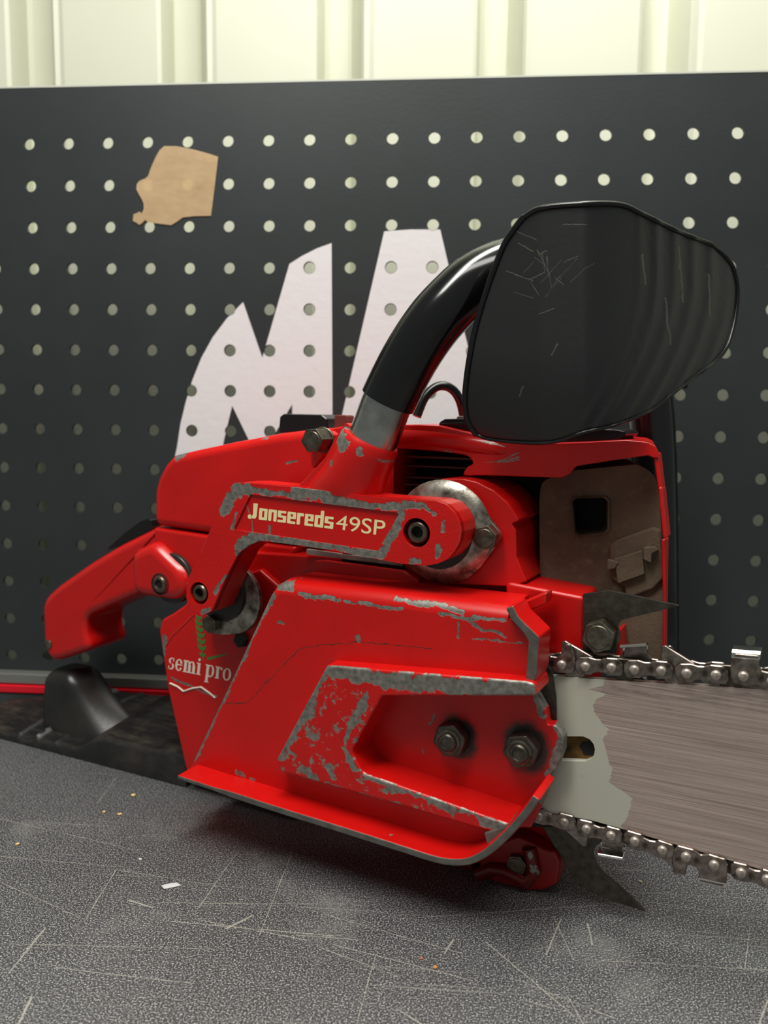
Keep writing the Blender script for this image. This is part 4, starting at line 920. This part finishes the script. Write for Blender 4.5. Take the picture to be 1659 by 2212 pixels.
# serif words on the tank decal: drawn stroke by stroke in a unit box, x height 1
def serif_word():
    G = []; X = 0
    def rect(x0, z0, x1, z1): G.append([(X+x0, z0), (X+x1, z0), (X+x1, z1), (X+x0, z1)])
    def ring(cx, cz, rx, rz, a0, a1, w0, w1=.09, n=14):
        o, i_ = [], []
        for k in range(n+1):
            a = math.radians(a0+(a1-a0)*k/n); w = w1+(w0-w1)*abs(math.cos(a)); o.append((X+cx+rx*math.cos(a), cz+rz*math.sin(a))); i_.append((X+cx+(rx-w)*math.cos(a), cz+(rz-w*.8)*math.sin(a)))
        G.append(o+i_[::-1])
    def stem(x, z0=0, z1=1., w=.25, foot=True, head=True):
        rect(x, z0, x+w, z1)
        if foot: rect(x-.09, z0, x+w+.09, z0+.07)
        if head: rect(x-.11, z1-.08, x, z1)
    def s():
        ring(.30, .74, .28, .27, 60, 255, .17); ring(.30, .26, .28, .27, -120, 75, .17); rect(.02, 0, .09, .3); rect(.47, .7, .54, 1)
    s(); X += .72
    ring(.36, .5, .36, .52, 20, 330, .2); rect(.1, .48, .70, .56); X += .86
    stem(.05); ring(.36, .62, .31, .40, 0, 140, .2); stem(.47, 0, .64, head=False); ring(.80, .62, .31, .40, 0, 140, .2); stem(.91, 0, .64, head=False); X += 1.32
    stem(.1); G.append([(X+.2+.12*math.cos(a*math.pi/4), 1.28+.12*math.sin(a*math.pi/4)) for a in range(8)]); X += .78
    X += .12
    stem(.08, -.5, 1.); ring(.48, .5, .38, .52, -150, 150, .2); X += 1.0
    stem(.08); ring(.42, .70, .28, .30, 20, 130, .2); X += .72
    ring(.40, .5, .40, .52, 0, 360, .2, n=24); X += .84
    return G, X
G, WX = serif_word()
bl, br, tl = T(1, [(1003, 1505), (1378, 1580), (1010, 1437)], 11.9); bl, br, tl = (np.array(p) for p in (bl, br, tl))
for i, g in enumerate(G):
    pass
bm = bmesh.new()
for i, g in enumerate(G):
    P_ = [tuple(bl+(br-bl)*(p[0]/WX)+(tl-bl)*p[1]) for p in g]
    add_prism(bm, P_, 11.86-.002*i, 11.98)
finish(bm, 'lettering', M['white_print'], tank, smooth=False)
# green ear of grain
bm = bmesh.new()
def leaf(c, d, l, w):
    d = Vector(d).normalized(); n = Vector((-d.y, d.x)); c = Vector(c)
    add_prism(bm, [tuple(c), tuple(c+d*l*.4+n*w), tuple(c+d*l), tuple(c+d*l*.4-n*w)], 11.86, 11.97)
ptop, pbot = np.array(L(*zp(1, [(1188, 1212)])[0], 12)), np.array(L(*zp(1, [(1214, 1455)])[0], 12))
for k in range(7):
    c = ptop+(pbot-ptop)*(k/6.6)
    for sgn in (-1, 1): leaf(c, (sgn*.75, .8), 4.4 if 0 < k < 6 else 3, 1.1)
add_prism(bm, thicken([tuple(ptop), tuple(pbot)], .5), 11.87, 11.97)
pa, pb_ = L(*zp(1, [(1240, 1446)])[0], 12), L(*zp(1, [(1362, 1415)])[0], 12)
add_prism(bm, thicken([pa, pb_], [1.6, .5]), 11.87, 11.97)
finish(bm, 'emblem', M['green'], tank, smooth=False)
# peeling edge of the decal
tube('decal_crease', [ax(*zp(1, [p])[0], 11.8) for p in ((1015, 1592), (1060, 1612), (1095, 1640), (1150, 1622), (1200, 1615), (1250, 1650), (1285, 1680))], .5, M['white_print'], tank, 6)
tube('decal_crease', [ax(*zp(1, [p])[0], 11.9) for p in ((985, 1375), (1030, 1305), (1068, 1270), (1160, 1180))], .3, M['red_clean'], tank, 6)

# ================================================================== CRUMBS ON THE BENCH
def crumb(px, py, r, h, col, name, label, cat, group=None, flat=False, elong=1., rz=0):
    x, y = bench(px, py); bm = bmesh.new(); bmesh.ops.create_icosphere(bm, subdivisions=2, radius=1.)
    for v in bm.verts:
        k = .75+.5*random.random(); v.co = Vector((v.co.x*r*elong*k, v.co.y*r*k, (v.co.z+.93)*h*.5))
    o = finish(bm, name, simple(name+'_colour', col, .7), None, angle=30); o.location = (x*MM, y*MM, .00005); o.rotation_euler.z = rz; tag(o, label, cat, group); return o
crumb(369, 1914, 2.1, .5, (196, 196, 196), 'paint_flake', 'pale grey flake lying on the bench in front of the saw', 'flake', elong=1.9, rz=.3)
wc = (214, 180, 120)
crumb(288, 1719, 1.2, 1., wc, 'wood_chip', 'tan wood chip on the bench just below the black foot of the saw', 'wood chip', 'wood chips on the bench')
crumb(225, 1755, .8, .8, wc, 'wood_chip', 'tiny tan chip left of its near twin below the black foot', 'wood chip', 'wood chips on the bench')
crumb(259, 1760, .9, .8, wc, 'wood_chip', 'tiny tan chip right of its near twin below the black foot', 'wood chip', 'wood chips on the bench', elong=1.5)
crumb(38, 1825, .9, .9, wc, 'wood_chip', 'tan wood chip alone near the left edge of the bench view', 'wood chip', 'wood chips on the bench')
crumb(940, 2092, .8, 1., (200, 140, 84), 'wood_chip', 'orange brown chip near the front centre of the bench, lower of two', 'wood chip', 'wood chips on the bench')
crumb(911, 2072, .6, .8, (190, 110, 80), 'wood_chip', 'small reddish chip near the front centre of the bench, upper of two', 'wood chip', 'wood chips on the bench')
crumb(1384, 1906, .9, .9, (176, 164, 140), 'wood_chip', 'pale chip on the bench under the chain, right of the lower spike', 'wood chip', 'wood chips on the bench')
crumb(303, 1857, .7, .6, (220, 214, 200), 'wood_chip', 'whitish speck of wood above the pale grey flake', 'wood chip', 'wood chips on the bench')
